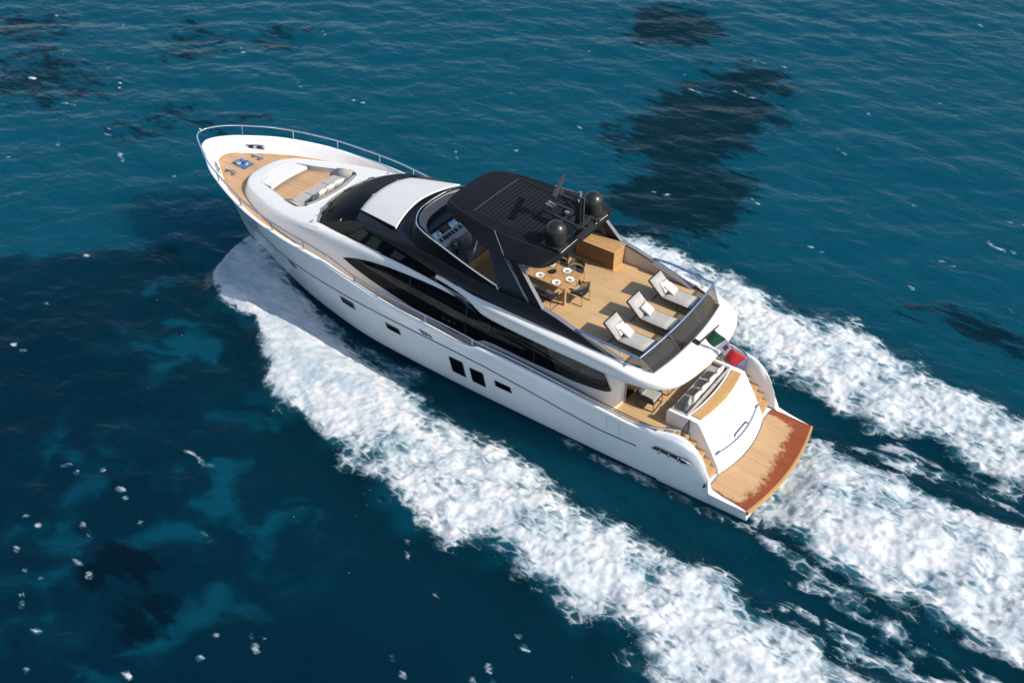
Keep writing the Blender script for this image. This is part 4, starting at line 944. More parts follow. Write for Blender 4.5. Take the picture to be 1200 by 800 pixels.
def make_lounger(label):
    """foot at local x = 0, head towards +X"""
    t = empty('sun_lounger', (0, 0, 0), 0, label, 'sun lounger', 'sun loungers on the aft upper deck')
    wd = .76; zt = .37; hx = 1.28; bx, bz = 1.86, .86
    m = MB()
    for sg in (1, -1):
        y = sg*(wd/2+.015)
        m.bar((0.02, y, zt-.10), (hx+.10, y, zt-.10), .03, .05).bar((hx-.02, y, zt-.10), (bx+.04, y, bz-.07), .03, .045)
    m.bar((.02, -wd/2, zt-.10), (.02, wd/2, zt-.10), .03, .05).bar((bx+.03, -wd/2-.015, bz-.06), (bx+.03, wd/2+.015, bz-.06), .03, .045).bar((hx, -wd/2, zt-.11), (hx, wd/2, zt-.11), .03, .04)
    m.build('frame', M_FRAME, t)
    for sg in (1, -1):
        y = sg*(wd/2+.0)
        MB().tube([(.14, y, zt-.1), (.10, y, .016), (.70, y, .016), (.66, y, zt-.1)], .016, 6).build('leg', M_FRAME, t)
    MB().tube([(1.40, wd/2, .40), (1.70, wd/2, .03), (1.70, -wd/2, .03), (1.40, -wd/2, .40)], .014, 6).build('back_prop', M_FRAME, t)
    MB().add([(.03, -wd/2, zt-.085), (hx, -wd/2, zt-.085), (hx, wd/2, zt-.085), (.03, wd/2, zt-.085), (bx+.04, -wd/2, bz-.06), (bx+.04, wd/2, bz-.06)], [(0, 1, 2, 3), (1, 4, 5, 2)]).build('sling', M_SLING, t, solid=.012)
    # two-piece mattress, a little crowned
    def pad(p0, p1, name, mat=M_GREYFAB):
        p0, p1 = Vector(p0), Vector(p1); d = p1-p0; nn = Vector((-d.z, 0, d.x)).normalized(); rows = []
        for i in range(9):
            a = i/8; row = []
            for j in range(9):
                b = -1+j/4; e = min(1, min(a, 1-a)*14)**.5*min(1, (1-abs(b))*9)**.5
                row.append(tuple(p0+d*a+nn*(.012+.075*e)+Vector((0, b*wd/2*(.985), 0))))
            rows.append(row)
        base = [[tuple(p0+d*a+Vector((0, b*wd/2*.985, 0))) for b in (-1, 1)] for a in (0, 1)]
        return MB().grid(rows).grid(base).build(name, mat, t, ang=60)
    pad((.25, 0, zt-.075), (hx+.01, 0, zt-.075), 'mattress'); pad((hx+.02, 0, zt-.07), (bx, 0, bz-.055), 'back_pad')
    pad((.0, 0, zt-.075), (.245, 0, zt-.075), 'shaded_mattress_end', M_SHADEFAB)  # slate colour paints the shade on the mattress end behind the rail glass
    return t
FZ = 4.55
l0 = make_lounger('port sun lounger with two white cushions, nearest the dining table and the side rail')
l0.location = (4.44, 1.66, FZ)
l1_ = dup(l0, (4.44, .16, FZ), 0, 'middle sun lounger of the three, carrying a single white cushion')
l2_ = dup(l0, (4.46, -1.37, FZ), 0, 'starboard sun lounger with two white cushions, beside the beige coaming wall')
cu = cushion_mesh(.47, .47, .16, M_CUSH, 'cushion')
def place_cushion(loc, rot, label, group, first=[True], sc=1.0, src=None):
    if first[0] and src is None: o = cu; first[0] = False
    else: o = (src or cu).copy(); COL.objects.link(o)
    o.location = loc; o.rotation_euler = rot; o.scale = (sc, sc, sc)
    return tag(o, label, 'cushion', group)
GL = 'white cushions on the sun loungers'
for y, nm in ((1.66, 'port'), (-1.37, 'starboard')):
    place_cushion((5.66, y-.06, FZ+.49), (R(4), R(-30), R(6)), f'front white cushion of the pair on the {nm} sun lounger', GL)
    place_cushion((5.84, y+.02, FZ+.555), (R(-3), R(-36), R(-12)), f'rear white cushion tucked behind another on the {nm} sun lounger', GL, sc=.95)
place_cushion((5.72, .13, FZ+.51), (R(3), R(-32), R(8)), 'lone white cushion on the middle sun lounger', GL)

# dining table, wood top on block legs
def make_table():
    t = empty('dining_table', (9.69, .60, FZ), 0, 'teak dining table laid with white plates under the edge of the hardtop', 'table')
    MB().box((0, 0, .715), (2.50, 1.18, .045)).build('table_top', M_WOOD, t, bevel=.006)
    MB().box((0, 0, .66), (2.30, .98, .07)).build('apron', M_WOOD, t)
    for sx in (1, -1):
        for sy in (1, -1): MB().box((sx*1.15, sy*.50, .345), (.10, .10, .69)).build('leg', M_WOOD, t, bevel=.006)
    return t
make_table()
def make_chair():
    """seat faces +X; origin on the floor below the seat's centre"""
    t = empty('dining_chair', (0, 0, 0), 0, 'x', 'chair', 'dark woven chairs round the dining table')
    m = MB()
    for sg in (1, -1):
        y = sg*.25; m2 = MB()
        m2.tube([(.22, y, .42), (.26, y, .012), (-.26, y, .012), (-.24, y, .42)], .012, 6)
        m2.build('leg', M_FRAME, t)
    m.tube([(.24, .25, .42), (.24, -.25, .42), (-.24, -.25, .42), (-.24, .25, .42)], .013, 6, closed=True)
    rim = spline([(.20, .29, .62), (.0, .30, .66), (-.22, .28, .76), (-.30, .14, .82), (-.31, 0, .83), (-.30, -.14, .82), (-.22, -.28, .76), (.0, -.30, .66), (.20, -.29, .62)], 4)
    m.tube(rim, .014, 6); m.tube([(.20, .29, .62), (.22, .26, .42)], .012, 6).tube([(.20, -.29, .62), (.22, -.26, .42)], .012, 6)
    m.build('frame', M_FRAME, t)
    # rope weave: separate cords between the rim and the seat frame
    w = MB(); low = spline([(.20, .25, .42), (0, .25, .42), (-.2, .24, .42), (-.25, .12, .42), (-.25, 0, .42), (-.25, -.12, .42), (-.2, -.24, .42), (0, -.25, .42), (.20, -.25, .42)], 4)
    for i in range(len(rim)):
        w.tube([rim[i], low[i]], .008, 4)
        if i+2 < len(rim): w.tube([rim[i], low[i+2]], .006, 4)
        if i >= 2: w.tube([rim[i], low[i-2]], .006, 4)
    w.build('woven_back', M_ROPE, t)
    MB().box((0, 0, .435), (.46, .48, .02)).build('seat', M_ROPE, t)
    MB().box((.01, 0, .475), (.43, .44, .06)).build('seat_cushion', M_SEATG, t, bevel=.02, seg=3)
    return t
ch = make_chair(); GC = 'dark woven chairs round the dining table'
spots = [((8.22, .58), 0, 'woven chair at the after end of the dining table, with a pale seat pad'),
         ((9.02, -.30), 90, 'woven chair across the table from the port rail, its aftmost on the starboard side'),
         ((9.74, -.32), 90, 'woven chair on the starboard side of the table, second from aft'),
         ((10.46, -.30), 90, 'woven chair on the starboard side of the table, hidden deep under the hardtop'),
         ((8.98, 1.46), -90, 'woven chair on the port side of the table, aftmost, standing clear in the sun'),
         ((9.70, 1.47), -90, 'woven chair on the port side, second from aft, seen past the arch blade'),
         ((10.42, 1.45), -90, 'woven chair on the port side, forward one behind the dark side wing')]
for i, ((x, y), a, lb) in enumerate(spots):
    if i == 0:
        ch.location = (x, y, FZ); ch['label'] = lb; o = ch
    else: o = dup(ch, (x, y, FZ), R(a), lb)
    if i == 0: o0 = o
for c_ in ch.children:
    if c_.name.startswith('seat_cushion'): 
        c_.data = c_.data.copy(); c_.data.materials[0] = M_GREYFAB; c_['label'] = 'pale grey seat pad'

def make_plate():
    t = empty('plate', (0, 0, 0), 0, 'x', 'plate', 'white plates laid on the dining table')
    MB().lathe([(.001, .008), (.10, .006), (.135, .022), (.142, .024), (.14, .018), (.10, 0), (.001, 0)], (0, 0, 0), 28).build('dish', M_CERAMIC, t, ang=60)
    m = MB(); rnd = random.Random(3)
    for k in range(5): a = rnd.random()*6.28; r_ = .02+.035*rnd.random(); m.lathe([(.022, .008), (.026, .02), (.012, .032), (.001, .034)], (r_*math.cos(a), r_*math.sin(a), 0), 8)
    m.build('salad', M_FOOD, t)
    return t
M_FOOD = simple('salad_mix', (0.16, 0.14, 0.09), 0.6, vary=0.6)
TZ = FZ+.7385; pl = make_plate()
PS = [((8.66, .56), 0, 'white plate at the head of the table, in front of the pale seat pad'), ((9.04, .18), 40, 'white plate on the starboard side, nearest the after end'), ((9.74, .17), 80, 'white plate beside the hardtop corner, starboard side'),
      ((8.96, 1.0), 130, 'white plate on the port side, nearest the after end'), ((9.68, .98), 170, 'white plate at the middle of the port side'), ((10.36, .90), 220, 'white plate at the forward port end beside the arch blade')]
for i, ((x, y), a, lb) in enumerate(PS):
    o = pl if i == 0 else dup(pl, (0, 0, 0), 0); o.location = (x, y, TZ); o.rotation_euler = (0, 0, R(a)); o.scale = (1.18, 1.18, 1.1); o['label'] = lb
def make_glass():
    return MB().lathe([(.03, 0), (.03, .004), (.006, .008), (.006, .07), (.03, .10), (.036, .13), (.030, .16), (.027, .16), (.001, .095)], (0, 0, 0), 12).build('wine_glass', M_CLEAR, None, ang=60)
gl0 = make_glass()
GS = [((8.90, .36), 'wine glass by the head plate, starboard side'), ((9.22, .42), 'wine glass inboard of the aftmost starboard plate'), ((9.90, .42), 'wine glass inboard of the plate by the hardtop corner'), ((9.16, .78), 'wine glass inboard of the aftmost port plate'), ((9.86, .76), 'wine glass inboard of the middle port plate'), ((10.52, .76), 'wine glass inboard of the forward port plate')]
for i, ((x, y), lb) in enumerate(GS):
    o = gl0 if i == 0 else gl0.copy()
    if i: COL.objects.link(o)
    o.location = (x, y, TZ); tag(o, lb, 'glass', 'wine glasses on the dining table')
cut = MB()
for dx in (-.19, .19): cut.box((0, dx, .004), (.17, .018, .005))
cut0 = cut.build('cutlery', M_FRAME2, None)
CS = [((8.66, .56), 90, 'knife and fork beside the head plate'), ((9.04, .18), 0, 'knife and fork beside the aftmost starboard plate'), ((9.74, .17), 0, 'knife and fork beside the plate by the hardtop corner'), ((8.96, 1.0), 0, 'knife and fork beside the aftmost port plate'), ((9.68, .98), 0, 'knife and fork beside the middle port plate'), ((10.38, .98), 0, 'knife and fork beside the forward port plate')]
for i, ((x, y), a, lb) in enumerate(CS):
    o = cut0 if i == 0 else cut0.copy()
    if i: COL.objects.link(o)
    o.location = (x, y, TZ); o.rotation_euler = (0, 0, R(a+90)); tag(o, lb, 'cutlery', 'cutlery on the dining table')
def make_bowl():
    t = empty('centrepiece', (9.40, .56, TZ), 0, 'dark bowl of green leaves in the middle of the dining table', 'centrepiece')
    MB().lathe([(.05, 0), (.10, .03), (.125, .07), (.115, .07), (.09, .035), (.001, .02)], (0, 0, 0), 20).build('bowl', M_FRAME, t, ang=60)
    rnd = random.Random(5); m = MB()
    for k in range(70):
        a = rnd.random()*6.28; r_ = .10*rnd.random()**.5; z = .06+.05*rnd.random(); d = Vector((math.cos(a+rnd.random()), math.sin(a+rnd.random()), .5*rnd.random())).normalized(); s = Vector((-d.y, d.x, .3*rnd.random()))
        p = Vector((r_*math.cos(a), r_*math.sin(a), z)); L = .05
        m.add([p, p+d*L*.5+s*.014, p+d*L, p+d*L*.5-s*.014], [(0, 1, 2, 3)])
    m.build('leaves', M_LEAF, t, fix=False)
M_LEAF = simple('leaf_green', (0.035, 0.07, 0.025), 0.5, vary=0.4)
make_bowl()
# bar cabinet against the starboard coaming
M_WOODSHADE = teak('shaded_teak_door', (0.15, 0.075, 0.033), 0.12, 0.04, 0.5, axis='Z')  # darkened teak: the port face's shade is put into the door colour
cb = empty('bar_cabinet', (9.05, -2.10, FZ), 0, 'long teak bar cabinet against the starboard coaming, forward of the loungers', 'cabinet')
MB().box((0, 0, .39), (1.62, .74, .74)).build('body', M_WOODZ, cb, bevel=.008)
MB().box((0, 0, .785), (1.66, .78, .045)).build('counter_top', M_WOOD, cb, bevel=.006)
MB().box((0, 0, .012), (1.68, .80, .024)).build('plinth', M_TEAKX, cb)
for k in range(3): MB().box((-.52+.52*k, .372, .40), (.515, .012, .70)).build('door', M_WOODSHADE, cb, bevel=.002)

# cockpit armchairs
def make_armchair():
    t = empty('armchair', (0, 0, 0), 0, 'x', 'armchair', 'low armchairs in the after cockpit')
    for sg in (1, -1):
        y = sg*.34; MB().tube([(.32, y, .40), (.34, y, .014), (-.34, y, .014), (-.36, y, .62), (.26, y, .56), (.32, y, .40)], .016, 6).build('leg', M_FRAME, t)
    m = MB(); m.tube([(.32, .34, .36), (.32, -.34, .36)], .014, 6).tube([(-.35, .34, .36), (-.35, -.34, .36)], .014, 6).tube([(-.36, .34, .62), (-.40, 0, .68), (-.36, -.34, .62)], .016, 6)
    m.tube([(.34, .34, .014), (.34, -.34, .014)], .014, 6); m.build('frame', M_FRAME, t)
    MB().box((0, 0, .33), (.66, .66, .06)).build('seat', M_ROPE, t, bevel=.01)
    MB().box((-.37, 0, .52), (.05, .66, .30), ry=-.12).build('woven_back', M_ROPE, t, bevel=.01)
    for sg in (1, -1): MB().box((-.03, sg*.335, .46), (.60, .025, .20)).build('arm_panel', M_ROPE, t, bevel=.008)
    MB().box((.02, 0, .41), (.58, .58, .12)).build('seat_cushion', M_SEATFAB, t, bevel=.03, seg=3)
    MB().box((-.27, 0, .58), (.13, .56, .30), ry=-.2).build('back_cushion', M_SEATFAB, t, bevel=.04, seg=3)
    return t
ac = make_armchair(); ac.location = (4.72, 1.22, 1.955); ac.rotation_euler = (0, 0, R(182)); ac['label'] = 'grey cushioned armchair on the port side of the cockpit, in full view below the overhang'
dup(ac, (4.72, .12, 1.955), R(178), 'armchair amidships in the cockpit, only its feet showing under the overhang', 'low armchairs in the after cockpit')
dup(ac, (4.74, -.98, 1.955), R(180), 'armchair on the starboard side of the cockpit, almost hidden by the overhang', 'low armchairs in the after cockpit')

# cushions along the cockpit sofa and the bow lounge
GS_ = 'white cushions along the cockpit sofa'
for y, rz, lb in ((-.98, 10, 'white cushion at the starboard end of the cockpit sofa'), (-.42, -8, 'second white cushion from starboard on the cockpit sofa'), (.14, 12, 'third white cushion from starboard on the cockpit sofa'), (.70, -6, 'white cushion at the port end of the row on the cockpit sofa')):
    place_cushion((3.24, y, 2.60), (R(rz), R(68), R(rz*.8)), lb, GS_, sc=1.14)
tp = place_cushion((3.30, 1.12, 2.58), (R(-6), R(70), R(14)), 'taupe cushion beside the white ones at the port end of the cockpit sofa', 'cushions on the cockpit sofa')
tp.data = tp.data.copy(); tp.data.materials[0] = M_GREYFAB
for y, lb in ((.42, 'white cushion nearest port on the bow lounge'), (-.08, 'middle white cushion on the bow lounge'), (-.58, 'white cushion farthest to starboard on the bow lounge')):
    place_cushion((20.98, y, 4.30), (R(4), R(58), R(y*14)), lb, 'white cushions on the bow lounge', sc=1.05)
dk = place_cushion((21.02, .92, 4.25), (R(2), R(50), R(20)), 'slate blue cushion at the port end of the bow lounge', 'cushions on the bow lounge')
dk.data = dk.data.copy(); dk.data.materials[0] = M_BLUEFAB

# ensign on its raked staff
def make_flag():
    t = empty('ensign', (3.74, 0.0, 4.36), 0, 'green white and red ensign streaming from a raked wooden staff at the stern', 'flag')
    a = Vector((0, 0, -.04)); b = Vector((-.62, -.14, 1.0))
    MB().box((0.05, 0, .02), (.30, .26, .10), ry=-.2).build('socket', M_FRAME, t, bevel=.03)
    MB().tube([a, b], [.04, .026], 10).build('staff', M_STAFF, t)
    ax = (b-a).normalized(); p0 = a+ax*.42; H = .54; L = 1.34
    down = Vector((-.72, -.02, -.40)).normalized()   # the fly streams aft and sags
    def pt(u, v):
        p = p0+ax*(H*v); q = p+down*(L*u)+Vector((0, -.14*u*u, -.16*u*u))
        return q+Vector((.04, .10, .05))*math.sin(u*9+v*1.6)*min(1, u*3)
    names = (('green_band', M_FLAGG, 0, 1/3), ('white_band', M_FLAGW, 1/3, 2/3), ('red_band', M_FLAGR, 2/3, 1))
    for nm, mt, u0, u1 in names:
        MB().grid([[tuple(pt(u0+(u1-u0)*i/14, j/10)) for j in range(11)] for i in range(15)]).build(nm, mt, t, ang=None, solid=.004)
    def patch(u0, u1, v0, v1, mt, nm):
        for off in (.006, -.008):
            rows = []
            for i in range(6):
                row = []
                for j in range(6):
                    u = u0+(u1-u0)*i/5; v = v0+(v1-v0)*j/5; p = pt(u, v); n_ = (pt(u+.01, v)-p).cross(pt(u, v+.01)-p).normalized(); row.append(tuple(p+n_*off))
                rows.append(row)
            MB().grid(rows).build(nm, mt, t, ang=None)
    patch(.43, .50, .50, .70, M_FLAGR, 'emblem_quarter'); patch(.50, .57, .30, .50, M_FLAGR, 'emblem_quarter'); patch(.50, .57, .50, .70, M_BLUEQ, 'emblem_quarter'); patch(.43, .50, .30, .50, M_BLUEQ, 'emblem_quarter')
    patch(.42, .58, .71, .80, M_GOLD, 'emblem_crown'); patch(.42, .58, .26, .295, M_GOLD, 'emblem_border')
M_STAFF = simple('varnished_staff', (0.12, 0.065, 0.03), 0.3, coat=0.4)
M_FLAGG = simple('flag_green', (0.01, 0.085, 0.035), 0.8); M_FLAGW = simple('flag_white', (0.74, 0.74, 0.74), 0.8); M_FLAGR = simple('flag_red', (0.55, 0.022, 0.025), 0.8)
M_BLUEQ = simple('emblem_blue', (0.03, 0.06, 0.4), 0.8); M_GOLD = simple('emblem_gold', (0.6, 0.33, 0.05), 0.7)
make_flag()
# ------------------------------------------------------------------ the sea
_rng = np.random.RandomState(7); _perm = np.concatenate([_rng.permutation(256)]*2)
_ang = _rng.rand(256)*2*np.pi; _gx, _gy = np.cos(_ang), np.sin(_ang)
def perlin(x, y):
    xi = np.floor(x).astype(int); yi = np.floor(y).astype(int); xf = x-xi; yf = y-yi
    xi &= 255; yi &= 255
    u = xf**3*(xf*(xf*6-15)+10); v = yf**3*(yf*(yf*6-15)+10)
    def g(ix, iy, fx, fy):
        h = _perm[_perm[ix & 255]+(iy & 255)]; return _gx[h]*fx+_gy[h]*fy
    a = g(xi, yi, xf, yf); b = g(xi+1, yi, xf-1, yf); c = g(xi, yi+1, xf, yf-1); d = g(xi+1, yi+1, xf-1, yf-1)
    return (a*(1-u)+b*u)*(1-v)+(c*(1-u)+d*u)*v
def fbm(x, y, o=4, g=.5, ridge=False):
    s = 0; a = 1; t = 0
    for k in range(o):
        q = perlin(x*2**k+17.3*k, y*2**k-9.1*k)*1.5
        if ridge: q = 1-2*np.abs(q)
        s = s+a*q; t += a; a *= g
    return s/t
def sstep(v, a, b):
    t = np.clip((v-a)/(b-a), 0, 1); return t*t*(3-2*t)
def tab(pts):
    p = sorted(pts); X = np.array([a for a, _ in p]); Y = np.array([b for _, b in p]); return lambda x: np.interp(x, X, Y)
P_OUT = tab([(-30, 14), (-12, 11.6), (-2.7, 10.3), (0.1, 9.85), (1.8, 9.6), (4.2, 9.35), (5.9, 9.3), (7.4, 9.6), (9.0, 9.45), (10.6, 9.35), (13.5, 8.5), (15.5, 8.0), (16.8, 7.8), (18.4, 7.0), (19.0, 6.3), (20.3, 5.6), (21.5, 4.9), (23.0, 4.6), (24.5, 4.2), (25.3, 3.4), (26.0, 1.6), (26.3, .3)])
P_IN = tab([(-30, 12), (-8, 6.4), (-6.3, 5.9), (-3.9, 5.4), (-2.2, 5.3), (-.4, 4.85), (1.1, 4.8), (3.8, 4.85), (4.9, 4.7), (7, 4.3), (8.6, 4.1), (10, 4.2), (11.5, 4.0), (13.6, 3.7), (15.4, 3.5), (17.5, 3.2), (19.3, 2.75), (21, 2.1), (22.2, 1.4), (24, .6), (25.5, 0)])
S_OUT = tab([(-30, 12), (-8, 9.1), (-4.4, 8.9), (-1.8, 9.4), (0, 9.9), (1.4, 10.1), (3.8, 9.6), (5.3, 10.2), (7.3, 10.8), (9.8, 10.6), (11.4, 11.0), (12.7, 10.6), (14.2, 9.6), (16.8, 7.8), (18.4, 7.0), (20.3, 5.6), (23.0, 4.6), (25.1, 3.0), (26.1, 0)])
S_IN = tab([(-30, 6), (-9, 4.4), (-5.4, 4.4), (-3.7, 4.7), (-2.8, 4.8), (-2.1, 4.1), (-1.1, 3.9), (.1, 4.3), (1.2, 4.6), (2.5, 4.6), (4.5, 5.2), (7.3, 5.6), (10, 4.8), (13.6, 3.9), (17.5, 3.2), (21, 2.1), (24, .6), (25.5, 0)])
W_UP = tab([(-30, -4.6), (-9.3, -3.05), (-4.8, -2.65), (-1.7, -2.7), (.2, -2.7)]); W_LO = tab([(-30, 4.6), (-9.8, 3.25), (-6.2, 3.35), (-2.8, 2.85), (.2, 2.35)])
H_LN = tab([(-8, 4.4), (-6.1, 4.0), (-4.3, 3.5), (-2, 3.15), (0, 2.62), (.9, 2.78), (2.2, 2.82), (3.6, 2.84), (4.9, 2.86), (7, 2.84), (8.5, 2.82)])
def band(t, s, soft_in, soft_out):     # t: 0 inner edge .. 1 outer edge
    return sstep(t, 0-soft_in, 0+soft_in)*(1-sstep(t, 1-soft_out, 1+soft_out))
def foam_field(x, y):
    """foam cover 0..1, from the bow wave, the stern wash and the streaks along the hull"""
    n1 = fbm(x*.45, y*.45, 4); n2 = fbm(x*1.3+5, y*1.3, 4); n3 = fbm(x*.22+40, y*.22, 3)
    e = .9*n1+.45*n2
    def bow(side, fo, fi):
        ya = y*side; o = fo(x); i = fi(x); w = np.maximum(o-i, .3)
        d_in = ya-i+e*.8*np.clip((20-x)/8, .12, 1); d_out = o-ya+e*np.clip((27-x)/7, .3, 1)*.9
        bw = np.clip((x-13)/7, 0, 1); f = sstep(d_in, -.35, 1.2-.5*bw)*sstep(d_out, -.35+.2*bw, 1.5-.9*bw)
        thin = .80+.2*n3*2
        lead = np.clip((x-11)/6, 0, 1)             # solid near the bow, laced with holes further aft
        tc = (ya-i)/w
        core = np.exp(-((tc-.55)/.38)**2)
        f = f*(.56+.75*lead+.36*core+.46*n1*(1-.8*lead)+.15*n2*(1-lead))
        # in the lee of the flare the foam is thinner, with streaks of open water beside the hull
        near = (1-sstep(ya-i, .2, 2.1))*sstep(x, 17, 21.5)
        f = f*(1-.55*near*np.clip(.6+1.6*fbm(x*.8, y*1.8, 3), 0, 1))
        hy = np.interp(x, [12, 16, 17.3, 18.4, 20.3, 21.8, 23.3, 25], [2.66, 2.6, 2.5, 2.33, 1.95, 1.55, 1.08, .48])
        veil = (.36+.45*n1+.20*n2)*sstep(ya-hy, .05, .5)*sstep(x, 12.0, 14.5)*(1-.75*np.exp(-((x-20.6)/1.3)**2-((ya-hy-.5)/.5)**2))*(1-sstep(ya-i, .2, .9))
        f = np.maximum(f, np.clip(veil, 0, 1))
        return np.where((x < 26.2) & (ya > -.2), f, 0)
    f = np.maximum(bow(1, P_OUT, P_IN), bow(-1, S_OUT, S_IN))
    up = W_UP(x); lo = W_LO(x)
    d1 = y-up+e*.5; d2 = lo-y+e*.55; back = sstep(.45-x, 0, .8)
    wash = sstep(d1, -.3, 1.0)*sstep(d2, -.3, 1.1)*back*(.92+.22*n2+.34*n1)
    hole = np.exp(-(((x+5.9)/.9)**2+((y-2.6)/.8)**2)); wash = wash*(1-.75*hole)
    f = np.maximum(f, wash)
    hl = np.abs(np.abs(y)-H_LN(x)); st = np.exp(-(hl/(.20+.05*np.clip(-x, 0, 8)))**2)*sstep(8.6-x, 0, 2)*(.42+.55*n2)
    f = np.maximum(f, np.clip(st, 0, 1)*sstep(x, -9, -5))
    # lacy net of old foam between the stern wash and the port wave
    lace = .55*fbm(x*.42+.4*n1, y*1.0+3+.4*n2, 3, ridge=True)+.45*fbm(x*.22, y*1.5+11, 3, ridge=True)
    reg = sstep(-x, .6, 4)*sstep(y-lo, .1, .7)*sstep(P_IN(x)+.4-y, -.3, .5)
    f = np.maximum(f, reg*sstep(lace, .36, .74)*.52)
    reg2 = sstep(-y-(-W_UP(x)), .05, .4)*sstep(S_IN(x)+y, .0, .6)*sstep(-x, 0, 3)
    f = np.maximum(f, reg2*sstep(lace, .42, .8)*.4)
    return np.clip(f, 0, 1.45)
def swell(x, y):
    h = 0
    for (dx, dy, L, a, ph) in ((.35, -.94, 7.5, .030, 0), (.05, -1, 4.1, .030, 1.1), (.62, -.78, 3.0, .032, 2.0), (-.3, -.95, 2.2, .018, .6), (.9, -.43, 1.7, .009, 4.0)):
        k = 2*np.pi/L; p = k*(dx*x+dy*y)+ph+1.6*fbm(x*.13+ph*3, y*.13, 2); s = np.sin(p); h = h+a*(s+.35*np.cos(2*p))
    h = h*(.75+.8*fbm(x*.09, y*.09+7, 2))
    u = .42*x-.91*y; w = .91*x+.42*y
    h = h+.13*fbm(u*.16+1.2*fbm(x*.1, y*.1, 2), w*.085, 3, .5)+.045*fbm(u*.62+9, w*.30, 3, .55, ridge=True)
    return h+.035*fbm(x*.8, y*.8, 3)
def wake_height(x, y, f):
    """crests of the bow wave and the wash, trough along the hull"""
    ay = np.abs(y); o = np.where(y > 0, P_OUT(x), S_OUT(x)); i = np.where(y > 0, P_IN(x), S_IN(x)); w = np.maximum(o-i, .4)
    t = (ay-i)/w
    crest = np.exp(-((t-.50)/.40)**2)*.44*sstep(26.3-x, 0, 3)*np.clip(1-(20-x)/60, .55, 1)
    tr = -.20*np.exp(-((ay-(i*.55+1.6))/.85)**2)*sstep(20-x, 0, 4)*sstep(x, -16, 0)
    w2 = .36*np.exp(-(y/2.2)**2)*sstep(-.2-x, 0, 2.2)*np.clip(1+x/30, .4, 1)-.22*sstep(.6-x, 0, .6)*sstep(x, -1.3, -.1)*np.exp(-(y/2.6)**2)
    lip = .26*np.exp(-((t-.84)/.17)**2)*sstep(x, 15, 21)*sstep(26.2-x, 0, 1.2)
    lumps = fbm(x*.62, y*.85, 5, .50); bil = 1-np.abs(fbm(x*1.15+9, y*1.15, 4, .55))*2
    rough = sstep(f, .1, .8)*(1-.55*np.clip((x-13)/6, 0, 1))*(.22*lumps+.085*(bil-.6))
    steps = np.clip(f, 0, 1)*.075*np.sin(2*np.pi*(x/1.9)+3*lumps)*np.exp(-(y/2.6)**2)*sstep(-x, .5, 2.5)
    return crest+lip+tr+w2+rough+steps
def sea_height(x, y, f=None):
    if f is None: f = foam_field(x, y)
    far = 1-sstep(np.hypot(x-22, y+14), 90, 200)
    return (swell(x, y)*(1-.6*np.clip(f, 0, 1))+wake_height(x, y, f))*far

def water_tint(x, y):
    """0 = clear teal over sand, 1 = deep navy; and weed beds on the bottom"""
    n = fbm(x*.16, y*.16, 4, .55); nf = fbm(x*.5+3, y*.5, 4, .6)
    wx = x+1.6*fbm(x*.3+8, y*.3, 3); wy = y+1.6*fbm(x*.3, y*.3+21, 3)
    yl = np.maximum(np.interp(x, [-30, 0, 10, 25.4, 28.5, 30.6, 33.8, 60], [1.0, 1.5, 2.0, 2.8, 3.2, 4.4, 7.6, 26]), np.where(x < 24.5, P_OUT(x)-.6, 0))
    s = wy-yl
    navy = sstep(s, -.6, 1.2)*.72+.28*sstep(s, 1.0, 9)
    teal = 0
    for cx, cy, r_, a in ((22.5, 7.5, 2.6, .9), (17.5, 9.0, 1.8, .55), (20.3, 14.0, 2.4, .75), (14.6, 13.4, 3.4, .95), (17.8, 18.2, 3.6, .9), (12.6, 15.5, 2.2, .8), (12, 19, 2.6, .7), (26.5, 5.2, 1.6, .8), (10.8, 12.6, 1.4, .45)):
        teal = np.maximum(teal, a*np.exp(-(((wx-cx)**2+(wy-cy)**2)/r_**2)))
    vein = fbm(wx*.42+4, wy*.55, 5, .6); navy = np.clip(navy-sstep(teal*.8+1.5*vein+.4*n, .15, 1.1)*.60*np.clip(teal*2.2, 0, 1), 0, 1)
    weed = 0
    for cx, cy, rx, ry, a in ((14.6, -21.5, 3.6, 6.4, 1.1), (12.0, -14.6, 3.2, 4.4, 1.1), (15.2, -28.0, 3.0, 2.6, .8), (12.6, -27.6, 2.2, 2.0, .6), (22.4, -32.0, 3.6, 3.2, .9), (47.5, -4.6, 5.5, 4.4, .62), (38.3, -4.9, 2.6, 3.6, .50), (44, -12.6, 3.4, 3.8, .58), (54.0, -7.8, 5, 4, .55), (35.2, -6.6, 2.2, 2.4, .50), (48.6, 3.4, 2.2, 2.4, .9), (-2.8, -12.6, 3.6, 2.2, .62), (15.2, 16.6, 1.7, 1.3, .85), (13.2, 17.0, 1.3, 1.0, .7), (40.5, -16, 2.5, 2.5, .5)):
        weed = np.maximum(weed, a*np.exp(-np.abs((wx-cx)/rx)**2.4-np.abs((wy-cy)/ry)**2.4))
    deep = .42*sstep(14-x, 0, 14)*sstep(y, -14, -1)
    return np.clip(np.maximum(navy, deep+.25*n*deep), 0, 1), np.clip(weed, 0, 1)

